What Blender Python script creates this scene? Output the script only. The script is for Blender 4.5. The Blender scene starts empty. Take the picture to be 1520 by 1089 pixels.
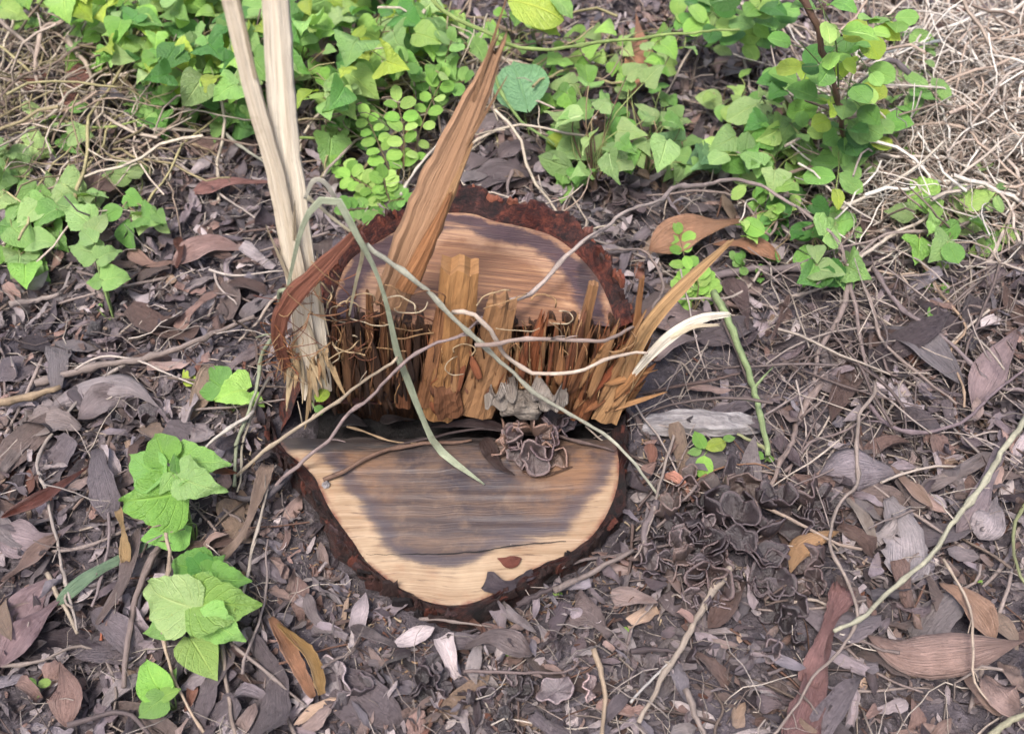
import bpy, math, random
import numpy as np
from mathutils import Vector, Matrix
from math import radians, sin, cos, pi, sqrt, atan2

scene = bpy.context.scene
R = random.Random(11)
NR = np.random.RandomState(5)

# ------------------------------------------------------------------ camera
CAM_H, PITCH, F = 1.25, radians(50), 1707.0      # eye height, pitch down, focal length in photo pixels (1520 wide)
cam_data = bpy.data.cameras.new('camera')
cam = bpy.data.objects.new('camera', cam_data)
scene.collection.objects.link(cam)
cam.location = (0, 0, CAM_H)
cam.rotation_euler = (radians(90) - PITCH, 0, 0)
cam_data.sensor_width = 36.0
cam_data.lens = 36.0 * F / 1520.0
cam_data.clip_start = 0.02
cam_data.clip_end = 300.0
cam_data.dof.use_dof = True
cam_data.dof.focus_distance = 1.45
cam_data.dof.aperture_fstop = 5.0
scene.camera = cam

# ------------------------------------------------------------------ world, sun, exposure
SUN_EL = radians(65)
world = bpy.data.worlds.new('World'); scene.world = world
world.use_nodes = True
wn = world.node_tree; wn.nodes.clear()
sky = wn.nodes.new('ShaderNodeTexSky'); sky.sky_type = 'NISHITA'; sky.sun_disc = False
sky.sun_elevation = SUN_EL; sky.sun_rotation = radians(180 + 25)
sky.air_density = 1.0; sky.dust_density = 5.0; sky.ozone_density = 1.0
bg = wn.nodes.new('ShaderNodeBackground'); bg.inputs['Strength'].default_value = 0.10
wo = wn.nodes.new('ShaderNodeOutputWorld')
wn.links.new(sky.outputs[0], bg.inputs[0]); wn.links.new(bg.outputs[0], wo.inputs[0])
sun_data = bpy.data.lights.new('sun', 'SUN'); sun_data.energy = 1.5; sun_data.angle = radians(14)
sun_data.color = (1.0, 0.975, 0.945)
sun = bpy.data.objects.new('sun', sun_data); scene.collection.objects.link(sun)
sun.rotation_euler = (pi / 2 - SUN_EL, 0, radians(-25))
scene.view_settings.view_transform = 'Standard'
scene.view_settings.look = 'None'
scene.view_settings.gamma = 1.0
scene.view_settings.exposure = 1.95
scene.view_settings.use_curve_mapping = False

# ------------------------------------------------------------------ helpers: space
CP, SP = cos(PITCH), sin(PITCH)
def ray(px, py):
    v = (544.5 - py) / F
    return Vector(((px - 760.0) / F, CP + v * SP, -SP + v * CP))
def at_z(px, py, z):
    d = ray(px, py); t = (z - CAM_H) / d.z
    return Vector((d.x * t, d.y * t, z))
def at_y(px, py, Y):
    d = ray(px, py); t = Y / d.y
    return Vector((d.x * t, Y, CAM_H + d.z * t))
def to_px(p):
    x, y, z = p[0], p[1], p[2] - CAM_H
    f = y * CP - z * SP; u = y * SP + z * CP
    return 760 + F * x / f, 544.5 - F * u / f
def m_per_px(p):
    return (p[1] * CP - (p[2] - CAM_H) * SP) / F

def vn(x, y, seed=0.0):                       # value noise, numpy
    x = np.asarray(x, float); y = np.asarray(y, float)
    xi, yi = np.floor(x), np.floor(y); fx, fy = x - xi, y - yi
    fx = fx * fx * (3 - 2 * fx); fy = fy * fy * (3 - 2 * fy)
    def h(a, b):
        s = np.sin(a * 127.1 + b * 311.7 + seed * 74.7) * 43758.5453
        return s - np.floor(s)
    return (h(xi, yi) * (1 - fx) + h(xi + 1, yi) * fx) * (1 - fy) + (h(xi, yi + 1) * (1 - fx) + h(xi + 1, yi + 1) * fx) * fy
def fbm(x, y, seed=0.0, o=4):
    a, f, s, n = 0.5, 1.0, 0.0, 0.0
    for i in range(o):
        s = s + a * vn(np.asarray(x) * f, np.asarray(y) * f, seed + i * 3.1); n += a; a *= 0.5; f *= 2.03
    return s / n

STUMP = (-0.075, 0.90)
def ground_np(x, y):
    x = np.asarray(x, float); y = np.asarray(y, float)
    near = np.exp(-((x / 4) ** 2 + ((y - 1) / 4) ** 2))
    z = (fbm(x * 2.2 + 9, y * 2.2, 1) - 0.5) * 0.07 * near + (fbm(x * 9, y * 9, 4) - 0.5) * 0.03 * near + (fbm(x * 38, y * 38, 7, 3) - 0.5) * 0.013 * near
    d = np.sqrt((x - STUMP[0]) ** 2 + ((y - STUMP[1]) * 0.95) ** 2)
    z = z + 0.022 * np.exp(-((d - 0.27) / 0.11) ** 2) - 0.01
    return z
def gz(x, y):
    return float(ground_np(x, y))
def on_ground(px, py, lift=0.0):
    z = 0.0
    for _ in range(6):
        p = at_z(px, py, z + lift); z = gz(p.x, p.y)
    return Vector((p.x, p.y, z + lift))

def catmull(pts, n):                          # n samples along a smooth path (arc-length even)
    P = [Vector(p) for p in pts]
    if len(P) == 2:
        return [P[0].lerp(P[1], i / (n - 1)) for i in range(n)]
    P = [P[0] * 2 - P[1]] + P + [P[-1] * 2 - P[-2]]
    out = []
    for i in range(1, len(P) - 2):
        a, b, c, d = P[i - 1:i + 3]
        for k in range(16):
            t = k / 16
            out.append(0.5 * ((2 * b) + (c - a) * t + (2 * a - 5 * b + 4 * c - d) * t * t + (3 * b - a - 3 * c + d) * t ** 3))
    out.append(P[-2].copy())
    L = [0.0]
    for a, b in zip(out, out[1:]):
        L.append(L[-1] + (b - a).length)
    res, j = [], 0
    for i in range(n):
        s = L[-1] * i / (n - 1)
        while j < len(out) - 2 and L[j + 1] < s: j += 1
        seg = L[j + 1] - L[j]
        res.append(out[j].lerp(out[j + 1], min(1, (s - L[j]) / seg) if seg > 0 else 0))
    return res

def lin(h):
    h = h.lstrip('#')
    out = []
    for i in (0, 2, 4):
        c = int(h[i:i + 2], 16) / 255
        out.append(c / 12.92 if c <= 0.04045 else ((c + 0.055) / 1.055) ** 2.4)
    return tuple(out)
GAIN = 0.50                                   # surfaces in the photograph are exposed bright: albedo = seen value x GAIN
def alb(h, k=1.0):
    return tuple(c * GAIN * k for c in lin(h)) + (1.0,)

# ------------------------------------------------------------------ helpers: objects
col = scene.collection
def link(name, me, mat=None, parent=None, color=None):
    o = bpy.data.objects.new(name, me)
    col.objects.link(o)
    if mat is not None and len(me.materials) == 0: me.materials.append(mat)
    if parent is not None: o.parent = parent
    if color is not None: o.color = color
    return o
def tag(o, label=None, cat=None, group=None, kind=None):
    for k, v in (('label', label), ('category', cat), ('group', group), ('kind', kind)):
        if v: o[k] = v
    return o
def empty(name, loc, label=None, cat=None, group=None):
    o = bpy.data.objects.new(name, None); col.objects.link(o)
    o.location = loc; o.empty_display_size = 0.02
    return tag(o, label, cat, group)
def part_at(o, parent):                       # o's mesh is in world coordinates: keep it where it is under a located empty
    o.parent = parent
    o.location = (-parent.location.x, -parent.location.y, -parent.location.z)
    return o

def mesh(name, V, Fc, uv=None, colr=None, smooth=True, attrs=None):
    me = bpy.data.meshes.new(name)
    V = np.asarray(V, float)
    me.from_pydata(V.tolist() if len(V) < 5000 else list(map(tuple, V)), [], [tuple(f) for f in Fc])
    me.polygons.foreach_set('use_smooth', [smooth] * len(me.polygons))
    if uv is not None:
        uv = np.asarray(uv, np.float32)
        li = np.empty(len(me.loops), np.int32); me.loops.foreach_get('vertex_index', li)
        l = me.uv_layers.new(name='UVMap'); l.data.foreach_set('uv', uv[li].ravel())
    if colr is not None:
        a = me.color_attributes.new('col', 'FLOAT_COLOR', 'POINT')
        a.data.foreach_set('color', np.asarray(colr, np.float32).ravel())
    for k, v in (attrs or {}).items():
        a = me.attributes.new(k, 'FLOAT', 'POINT'); a.data.foreach_set('value', np.asarray(v, np.float32))
    me.update()
    return me

def recenter(me, loc):
    me.transform(Matrix.Translation((-loc[0], -loc[1], -loc[2])))

def tube_geo(path, radii, sides=6, seed=0, rough=0.0, cap=True):
    rr = random.Random(seed)
    n = len(path); V, UV = [], []
    up = Vector((0.13, 0.21, 1)).normalized(); prev = None; s = 0
    for i, p in enumerate(path):
        t = (path[min(i + 1, n - 1)] - path[max(i - 1, 0)])
        t = t.normalized() if t.length > 1e-9 else Vector((0, 0, 1))
        if prev is None:
            a = t.cross(up); a = a.normalized() if a.length > 1e-4 else t.orthogonal().normalized()
        else:
            a = (prev - t * prev.dot(t)); a = a.normalized() if a.length > 1e-6 else t.orthogonal().normalized()
        prev = a; b = t.cross(a)
        if i: s += (path[i] - path[i - 1]).length
        for k in range(sides):
            an = 2 * pi * k / sides
            r = radii[i] * (1 + rough * (rr.random() - 0.5) * 2)
            V.append(p + (a * cos(an) + b * sin(an)) * r); UV.append((k / sides, s * 20))
    Fc = []
    for i in range(n - 1):
        for k in range(sides):
            k2 = (k + 1) % sides
            Fc.append((i * sides + k, i * sides + k2, (i + 1) * sides + k2, (i + 1) * sides + k))
    if cap:
        Fc.append(tuple(range(sides))[::-1]); Fc.append(tuple((n - 1) * sides + k for k in range(sides)))
    return V, Fc, UV

class Pile:                                   # collects pieces of one mesh
    def __init__(s): s.V, s.F, s.UV, s.C = [], [], [], []
    def add(s, V, Fc, UV=None, c=None):
        b = len(s.V)
        s.V += [tuple(v) for v in V]; s.F += [tuple(i + b for i in f) for f in Fc]
        s.UV += [tuple(u) for u in UV] if UV is not None else [(0, 0)] * len(V)
        s.C += [tuple(c) if c is not None else (1, 1, 1, 1)] * len(V)
    def build(s, name, mat, parent=None, smooth=True):
        return link(name, mesh(name, s.V, s.F, s.UV, s.C, smooth), mat, parent)

# ------------------------------------------------------------------ helpers: materials
def new_mat(name):
    m = bpy.data.materials.new(name); m.use_nodes = True
    nt = m.node_tree; nt.nodes.clear()
    return m, nt
class G:                                      # tiny node builder
    def __init__(s, nt): s.nt = nt
    def n(s, typ, ins=None, **props):
        nd = s.nt.nodes.new(typ)
        for k, v in props.items(): setattr(nd, k, v)
        for k, v in (ins or {}).items():
            sock = nd.inputs[k]
            if isinstance(v, bpy.types.NodeSocket): s.nt.links.new(v, sock)
            else: sock.default_value = v
        return nd
    def noise(s, vec, scale, detail=4, rough=0.6, dist=0.0):
        return s.n('ShaderNodeTexNoise', {'Vector': vec, 'Scale': scale, 'Detail': detail, 'Roughness': rough, 'Distortion': dist}).outputs[0]
    def map(s, vec, scale=(1, 1, 1), rot=(0, 0, 0), loc=(0, 0, 0)):
        return s.n('ShaderNodeMapping', {'Vector': vec, 'Scale': scale, 'Rotation': rot, 'Location': loc}).outputs[0]
    def math(s, op, a, b=0.0, clamp=False):
        nd = s.n('ShaderNodeMath', {0: a, 1: b}, operation=op); nd.use_clamp = clamp
        return nd.outputs[0]
    def ramp(s, fac, stops, interp='LINEAR'):
        nd = s.n('ShaderNodeValToRGB', {0: fac}); cr = nd.color_ramp; cr.interpolation = interp
        while len(cr.elements) < len(stops): cr.elements.new(0.5)
        for e, (p, c) in zip(cr.elements, stops):
            e.position = p; e.color = c if len(c) == 4 else tuple(c) + (1,)
        return nd.outputs[0]
    def val(s, fac, a, b, lo=0.0, hi=1.0):
        return s.n('ShaderNodeMapRange', {0: fac, 1: a, 2: b, 3: lo, 4: hi}).outputs[0]
    def mix(s, fac, a, b, mode='MIX'):
        nd = s.n('ShaderNodeMix', data_type='RGBA', blend_type=mode)
        for k, v in ((0, fac), (6, a), (7, b)):
            if isinstance(v, bpy.types.NodeSocket): s.nt.links.new(v, nd.inputs[k])
            else: nd.inputs[k].default_value = v
        return nd.outputs[2]
    def bump(s, h, strength=0.5, dist=0.01, normal=None):
        ins = {'Strength': strength, 'Distance': dist, 'Height': h}
        if normal is not None: ins['Normal'] = normal
        return s.n('ShaderNodeBump', ins).outputs[0]
    def out(s, color, rough=0.7, normal=None, spec=0.3, transl=0.0, tcol=None):
        ins = {'Base Color': color, 'Roughness': rough, 'Specular IOR Level': spec}
        if normal is not None: ins['Normal'] = normal
        p = s.n('ShaderNodeBsdfPrincipled', ins).outputs[0]
        if transl:
            ti = {'Color': tcol if tcol is not None else color}
            if normal is not None: ti['Normal'] = normal
            t = s.n('ShaderNodeBsdfTranslucent', ti).outputs[0]
            p = s.n('ShaderNodeMixShader', {0: transl, 1: p, 2: t}).outputs[0]
        s.n('ShaderNodeOutputMaterial', {0: p})
def grey(v): return (v, v, v, 1)

def mk_soil():
    m, nt = new_mat('soil'); g = G(nt)
    co = g.n('ShaderNodeTexCoord').outputs['Object']
    n1 = g.noise(co, 6, 6, 0.7); n2 = g.noise(co, 70, 5, 0.75); n3 = g.noise(co, 300, 3, 0.7)
    c = g.ramp(n2, [(0.3, alb('2a2526')), (0.5, alb('544b4d')), (0.68, alb('80767b'))])
    c = g.mix(g.val(n1, 0.38, 0.62), c, g.mix(0.5, c, alb('6c6470')))
    c = g.mix(g.val(n3, 0.62, 0.72), c, alb('a99c98'))
    h = g.math('ADD', g.math('MULTIPLY', n2, 1.0), g.math('MULTIPLY', n3, 0.4))
    g.out(c, g.val(n1, 0.35, 0.65, 0.55, 0.95), g.bump(h, 0.9, 0.012), 0.35)
    return m
def col_source(g, mode):
    if mode == 'obj': return g.n('ShaderNodeObjectInfo').outputs['Color']
    return g.n('ShaderNodeAttribute', attribute_name='col').outputs['Color']
def mk_deadleaf(name, mode):
    m, nt = new_mat(name); g = G(nt)
    uv = g.n('ShaderNodeUVMap').outputs[0]; tc = g.n('ShaderNodeTexCoord').outputs['Object']
    base = col_source(g, mode)
    if mode == 'obj':
        rnd = g.n('ShaderNodeObjectInfo').outputs['Random']
        tc = g.n('ShaderNodeVectorMath', {0: tc, 1: rnd}, operation='ADD').outputs[0]
    vein = g.noise(g.map(uv, (30, 1.8, 1)), 1.0, 3, 0.65, 0.4)
    blot = g.noise(tc, 28, 5, 0.65); fine = g.noise(tc, 180, 4, 0.7)
    c = g.mix(g.val(vein, 0.35, 0.7, 0, 0.55), base, g.mix(1.0, base, grey(0.58), 'MULTIPLY'))
    c = g.mix(g.val(blot, 0.5, 0.72, 0, 0.6), c, g.mix(1.0, base, (1.45, 1.42, 1.42, 1), 'MULTIPLY'))
    c = g.mix(g.val(blot, 0.44, 0.30, 0, 0.75), c, g.mix(1.0, base, (0.42, 0.38, 0.38, 1), 'MULTIPLY'))
    c = g.mix(g.val(fine, 0.56, 0.75, 0, 0.5), c, g.mix(1.0, base, grey(0.5), 'MULTIPLY'))
    h = g.math('ADD', vein, g.math('MULTIPLY', blot, 0.8))
    h = g.math('ADD', h, g.math('MULTIPLY', fine, 0.5))
    g.out(c, g.val(blot, 0.4, 0.6, 0.34, 0.62), g.bump(h, 0.9, 0.006), 0.5, 0.06)
    return m
def mk_twig(name, mode):
    m, nt = new_mat(name); g = G(nt)
    uv = g.n('ShaderNodeUVMap').outputs[0]; tc = g.n('ShaderNodeTexCoord').outputs['Object']
    base = col_source(g, mode)
    st = g.noise(g.map(uv, (9, 1.3, 1)), 1.0, 4, 0.65); bl = g.noise(tc, 60, 4, 0.7)
    c = g.mix(g.val(st, 0.4, 0.7, 0, 0.7), base, g.mix(1.0, base, (0.45, 0.42, 0.40, 1), 'MULTIPLY'))
    c = g.mix(g.val(bl, 0.52, 0.7, 0, 0.6), c, g.mix(1.0, base, (1.5, 1.48, 1.45, 1), 'MULTIPLY'))
    c = g.mix(g.val(bl, 0.42, 0.30, 0, 0.7), c, g.mix(1.0, base, (0.4, 0.38, 0.38, 1), 'MULTIPLY'))
    g.out(c, 0.7, g.bump(g.math('ADD', st, bl), 0.5, 0.004), 0.3)
    return m
def mk_green():
    m, nt = new_mat('green_leaf'); g = G(nt)
    uv = g.n('ShaderNodeUVMap').outputs[0]
    tc = g.n('ShaderNodeTexCoord').outputs['Object']
    oi = g.n('ShaderNodeObjectInfo')
    base = oi.outputs['Color']
    sx = g.n('ShaderNodeSeparateXYZ', {0: uv})
    d = g.math('ABSOLUTE', g.math('SUBTRACT', sx.outputs[0], 0.5))
    mid = g.val(d, 0.0, 0.035, 1, 0)
    w = g.math('SUBTRACT', sx.outputs[1], g.math('MULTIPLY', d, 0.75))
    lat = g.math('ABSOLUTE', g.math('SUBTRACT', g.math('FRACT', g.math('MULTIPLY', w, 6.5)), 0.5))
    lat = g.val(lat, 0.0, 0.09, 1, 0)
    veins = g.math('MAXIMUM', mid, g.math('MULTIPLY', lat, 0.55))
    off = g.n('ShaderNodeVectorMath', {0: tc, 1: oi.outputs['Random']}, operation='ADD').outputs[0]
    n1 = g.noise(off, 2.2, 4, 0.6); n2 = g.noise(off, 14, 4, 0.7)
    c = g.mix(g.val(n1, 0.4, 0.68, 0, 0.55), base, g.mix(1.0, base, (0.72, 0.80, 0.62, 1), 'MULTIPLY'))
    c = g.mix(g.val(n1, 0.42, 0.25, 0, 0.5), c, g.mix(1.0, base, (1.25, 1.12, 1.1, 1), 'MULTIPLY'))
    c = g.mix(g.val(n2, 0.63, 0.72, 0, 0.75), c, g.mix(1.0, base, (0.8, 0.62, 0.4, 1), 'MULTIPLY'))
    c = g.mix(g.math('MULTIPLY', veins, 0.6), c, g.mix(1.0, base, (1.5, 1.3, 1.35, 1), 'MULTIPLY'))
    h = g.math('SUBTRACT', g.math('MULTIPLY', n2, 0.5), veins)
    tcol = g.mix(1.0, c, (1.5, 1.45, 0.7, 1), 'MULTIPLY')
    g.out(c, 0.40, g.bump(h, 0.5, 0.06), 0.5, 0.38, tcol)
    return m
def mk_split(name='split_wood'):
    m, nt = new_mat(name); g = G(nt)
    uv = g.n('ShaderNodeUVMap').outputs[0]; tc = g.n('ShaderNodeTexCoord').outputs['Object']
    oi = g.n('ShaderNodeObjectInfo'); base = g.n('ShaderNodeHueSaturation', {'Color': oi.outputs['Color'], 'Saturation': 0.96, 'Value': 1.08}).outputs[0]
    uvo = g.n('ShaderNodeVectorMath', {0: uv, 1: oi.outputs['Random']}, operation='ADD').outputs[0]
    st = g.noise(g.map(uvo, (14, 0.5, 1)), 1.0, 5, 0.7); st2 = g.noise(g.map(uvo, (50, 1.4, 1)), 1.0, 3, 0.7)
    bl = g.noise(tc, 22, 4, 0.65)
    c = g.mix(g.val(st, 0.42, 0.68, 0, 0.75), base, g.mix(1.0, base, (0.60, 0.53, 0.47, 1), 'MULTIPLY'))
    c = g.mix(g.val(st2, 0.55, 0.75, 0, 0.6), c, g.mix(1.0, base, (0.42, 0.36, 0.32, 1), 'MULTIPLY'))
    c = g.mix(g.val(st, 0.42, 0.25, 0, 0.6), c, g.mix(1.0, base, (1.35, 1.35, 1.35, 1), 'MULTIPLY'))
    c = g.mix(g.val(bl, 0.58, 0.75, 0, 0.55), c, g.mix(1.0, base, (0.35, 0.28, 0.25, 1), 'MULTIPLY'))
    g.out(c, 0.68, g.bump(g.math('ADD', st, g.math('MULTIPLY', st2, 0.6)), 0.8, 0.004), 0.3)
    return m
def mk_bark():
    m, nt = new_mat('bark'); g = G(nt)
    tc = g.n('ShaderNodeTexCoord').outputs['Object']
    n1 = g.noise(tc, 16, 5, 0.7); n2 = g.noise(tc, 75, 5, 0.75, 0.5); red = g.noise(tc, 30, 4, 0.7)
    c = g.ramp(n2, [(0.32, alb('1c0e0c')), (0.48, alb('6b3226')), (0.62, alb('a85a44'))])
    c = g.mix(g.val(n1, 0.54, 0.62, 0, 0.7), c, g.ramp(n2, [(0.3, alb('0b090b')), (0.6, alb('2c262b')), (0.75, alb('564d52'))]))
    c = g.mix(g.val(red, 0.60, 0.70, 0, 0.7), c, alb('9a5a44'))
    uv = g.n('ShaderNodeUVMap').outputs[0]; lay = g.noise(g.map(uv, (14, 60, 1)), 1.0, 5, 0.7, 0.4)
    c = g.mix(g.val(lay, 0.50, 0.62, 0, 0.6), c, alb('2c2022'))
    c = g.mix(g.val(lay, 0.40, 0.30, 0, 0.6), c, alb('7a5a50'))
    c = g.mix(1.0, c, g.n('ShaderNodeObjectInfo').outputs['Color'], 'MULTIPLY')
    g.out(c, g.val(n1, 0.4, 0.6, 0.4, 0.85), g.bump(g.math('ADD', g.math('MULTIPLY', n2, 0.5), g.math('ADD', lay, g.math('MULTIPLY', n1, 0.6))), 1.0, 0.015), 0.35)
    return m
def mk_upper_cut():
    m, nt = new_mat('upper_cut_wood'); g = G(nt)
    tc = g.n('ShaderNodeTexCoord').outputs['Object']
    rim = g.n('ShaderNodeAttribute', attribute_name='rim').outputs['Fac']
    rt = g.map(tc, (1, 1, 1), (0, 0, radians(9)))
    saw = g.noise(g.map(rt, (7, 260, 1)), 1.0, 4, 0.7, 0.2); saw2 = g.noise(g.map(rt, (14, 420, 1)), 1.0, 3, 0.7)
    bl = g.noise(tc, 11, 5, 0.65); bl2 = g.noise(tc, 34, 5, 0.7, 0.6)
    c = g.ramp(saw, [(0.30, alb('694630')), (0.5, alb('926547')), (0.7, alb('ae8059'))])
    c = g.mix(g.val(saw2, 0.55, 0.70, 0, 0.6), c, alb('6d4c3b'))
    c = g.mix(g.val(bl, 0.44, 0.30, 0, 0.6), c, alb('8a5e42'))
    r = g.math('ADD', rim, g.math('MULTIPLY', g.math('SUBTRACT', bl, 0.5), 0.045))
    r = g.math('ADD', r, g.math('MULTIPLY', g.math('SUBTRACT', bl2, 0.5), 0.022))
    pale = g.math('MULTIPLY', g.val(r, 0.062, 0.048), g.val(bl, 0.40, 0.52))
    c = g.mix(g.math('MULTIPLY', pale, 0.75), c, g.mix(g.val(saw, 0.4, 0.6), alb('a87f66'), alb('cfa680')))
    dark = g.math('MULTIPLY', g.val(r, 0.002, 0.008), g.val(r, 0.040, 0.030))
    streak = g.val(g.noise(g.map(rt, (7, 60, 1)), 1.0, 4, 0.7), 0.30, 0.44)
    c = g.mix(g.math('MULTIPLY', g.math('MULTIPLY', dark, streak), 0.92), c, g.mix(bl2, alb('2a1c24'), alb('5a424c')))
    c = g.mix(g.math('MULTIPLY', g.val(r, 0.003, 0.0), 0.5), c, alb('7e5a50'))
    sp = g.n('ShaderNodeSeparateXYZ', {0: tc})
    dx = g.math('DIVIDE', g.math('SUBTRACT', sp.outputs[0], 0.098), 0.020); dy = g.math('DIVIDE', g.math('SUBTRACT', sp.outputs[1], 1.005), 0.050)
    dd = g.math('SQRT', g.math('ADD', g.math('MULTIPLY', dx, dx), g.math('MULTIPLY', dy, dy)))
    dd = g.math('ADD', dd, g.math('MULTIPLY', g.math('SUBTRACT', bl2, 0.5), 1.1))
    c = g.mix(g.math('MULTIPLY', g.val(dd, 1.0, 0.7), 0.85), c, alb('36262a'))
    g.out(c, 0.6, g.bump(g.math('ADD', saw, g.math('MULTIPLY', saw2, 0.7)), 0.6, 0.004), 0.35)
    return m
def mk_lower_cut():
    m, nt = new_mat('lower_cut_wood'); g = G(nt)
    tc0 = g.n('ShaderNodeTexCoord').outputs['Object']
    wob = g.n('ShaderNodeTexNoise', {'Vector': tc0, 'Scale': 9.0, 'Detail': 2.0}).outputs[1]
    wob = g.n('ShaderNodeVectorMath', {0: wob, 1: (0.5, 0.5, 0.5)}, operation='SUBTRACT').outputs[0]
    wob = g.n('ShaderNodeVectorMath', {0: wob, 1: (0.0, 0.02, 0.0)}, operation='MULTIPLY').outputs[0]
    tc = g.n('ShaderNodeVectorMath', {0: g.map(tc0, (1, 1, 1), (0, 0, radians(-2))), 1: wob}, operation='ADD').outputs[0]
    heart = g.n('ShaderNodeAttribute', attribute_name='heart').outputs['Fac']
    rim = g.n('ShaderNodeAttribute', attribute_name='rim').outputs['Fac']
    saw = g.noise(g.map(tc, (6, 300, 1)), 1.0, 4, 0.7, 0.2); saw2 = g.noise(g.map(tc, (9, 330, 1)), 1.0, 3, 0.75)
    bl = g.noise(tc, 9, 5, 0.65); bl2 = g.noise(tc, 40, 5, 0.7); st = g.noise(g.map(tc, (6, 34, 1)), 1.0, 5, 0.7)
    sap = g.ramp(saw, [(0.25, alb('977b60')), (0.5, alb('a78b6e')), (0.75, alb('b69b7e'))])
    sap = g.mix(g.val(g.noise(g.map(tc, (16, 260, 1)), 1.0, 3, 0.75), 0.61, 0.66, 0, 0.8), sap, alb('5c4336'))
    sap = g.mix(g.val(bl2, 0.5, 0.7, 0, 0.45), sap, alb('a87c5c'))
    sap = g.mix(g.val(bl, 0.5, 0.66, 0, 0.4), sap, alb('d0b898'))
    hr = g.ramp(st, [(0.28, alb('382e30')), (0.46, alb('544541')), (0.60, alb('6d574a')), (0.75, alb('846a57'))])
    sp = g.n('ShaderNodeSeparateXYZ', {0: tc})
    brown = g.math('ADD', g.math('ABSOLUTE', g.math('MULTIPLY', g.math('ADD', sp.outputs[0], 0.07), 2.4)), g.math('MULTIPLY', g.math('SUBTRACT', bl, 0.5), 1.2))
    by = g.math('MULTIPLY', g.math('SUBTRACT', sp.outputs[1], 0.80), 3.0)
    brown = g.math('ADD', brown, by)
    hr = g.mix(g.val(brown, 0.15, 0.55, 0, 0.8), hr, g.ramp(saw, [(0.25, alb('7a563e')), (0.5, alb('90694a')), (0.8, alb('a87e5a'))]))
    hr = g.mix(g.val(saw2, 0.56, 0.70, 0, 0.55), hr, alb('3c2f2e'))
    hr = g.mix(g.val(bl, 0.50, 0.36, 0, 0.8), hr, alb('35323c'))
    hr = g.mix(g.val(g.noise(g.map(tc, (18, 30, 1)), 1.0, 5, 0.75), 0.52, 0.66, 0, 0.6), hr, alb('4b4144'))
    hr = g.mix(g.val(bl2, 0.52, 0.68, 0, 0.45), hr, alb('8c735f'))
    hh = g.math('ADD', heart, g.math('ADD', g.math('MULTIPLY', g.math('SUBTRACT', st, 0.5), 0.032), g.math('MULTIPLY', g.math('SUBTRACT', bl2, 0.5), 0.014)))
    hh = g.math('ADD', hh, g.math('MULTIPLY', g.math('SUBTRACT', saw2, 0.5), 0.014))
    c = g.mix(g.val(hh, -0.006, 0.010), sap, hr)
    edge = g.math('MULTIPLY', g.val(hh, -0.002, 0.006), g.val(hh, 0.026, 0.010))
    c = g.mix(g.math('MULTIPLY', edge, 0.7), c, alb('4a4148'))
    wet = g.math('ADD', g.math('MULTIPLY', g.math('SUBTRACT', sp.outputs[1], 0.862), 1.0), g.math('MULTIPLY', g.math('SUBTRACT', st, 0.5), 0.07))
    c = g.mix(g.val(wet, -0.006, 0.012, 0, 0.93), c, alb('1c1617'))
    c = g.mix(g.math('MULTIPLY', g.val(rim, 0.006, 0.001), g.val(bl2, 0.4, 0.6)), c, alb('7a4a38'))
    spots = g.val(bl2, 0.70, 0.74, 0, 0.6)
    c = g.mix(spots, c, alb('4b3a34'))
    h = g.math('ADD', saw, g.math('MULTIPLY', saw2, 0.8))
    g.out(c, g.val(bl, 0.35, 0.65, 0.38, 0.7), g.bump(h, 0.3, 0.003), 0.45)
    return m
def mk_simple(name, c1, c2, c3, scale, rough=0.8, spec=0.25, bump=0.6, stretch=(1, 1, 1)):
    m, nt = new_mat(name); g = G(nt)
    tc = g.map(g.n('ShaderNodeTexCoord').outputs['Object'], stretch)
    n1 = g.noise(tc, scale, 6, 0.7); n2 = g.noise(tc, scale * 5, 4, 0.7)
    c = g.ramp(n1, [(0.33, c1), (0.5, c2), (0.67, c3)])
    c = g.mix(g.val(n2, 0.55, 0.7, 0, 0.5), c, c1)
    g.out(c, rough, g.bump(g.math('ADD', n1, g.math('MULTIPLY', n2, 0.5)), bump, 0.006), spec)
    return m
def mk_fungus():
    m, nt = new_mat('fungus'); g = G(nt)
    uv = g.n('ShaderNodeUVMap').outputs[0]; tc = g.n('ShaderNodeTexCoord').outputs['Object']
    base = g.n('ShaderNodeObjectInfo').outputs['Color']
    n1 = g.noise(tc, 90, 5, 0.7); n2 = g.noise(tc, 400, 3, 0.7)
    t = g.n('ShaderNodeSeparateXYZ', {0: uv}).outputs[1]
    c = g.mix(g.val(n1, 0.35, 0.65), g.mix(1.0, base, grey(0.55), 'MULTIPLY'), base)
    c = g.mix(g.val(t, 0.92, 0.97, 0, 0.8), c, g.mix(1.0, base, (1.7, 1.62, 1.6, 1), 'MULTIPLY'))
    g.out(c, 0.36, g.bump(g.math('ADD', n1, n2), 0.6, 0.004), 0.5)
    return m
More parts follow.
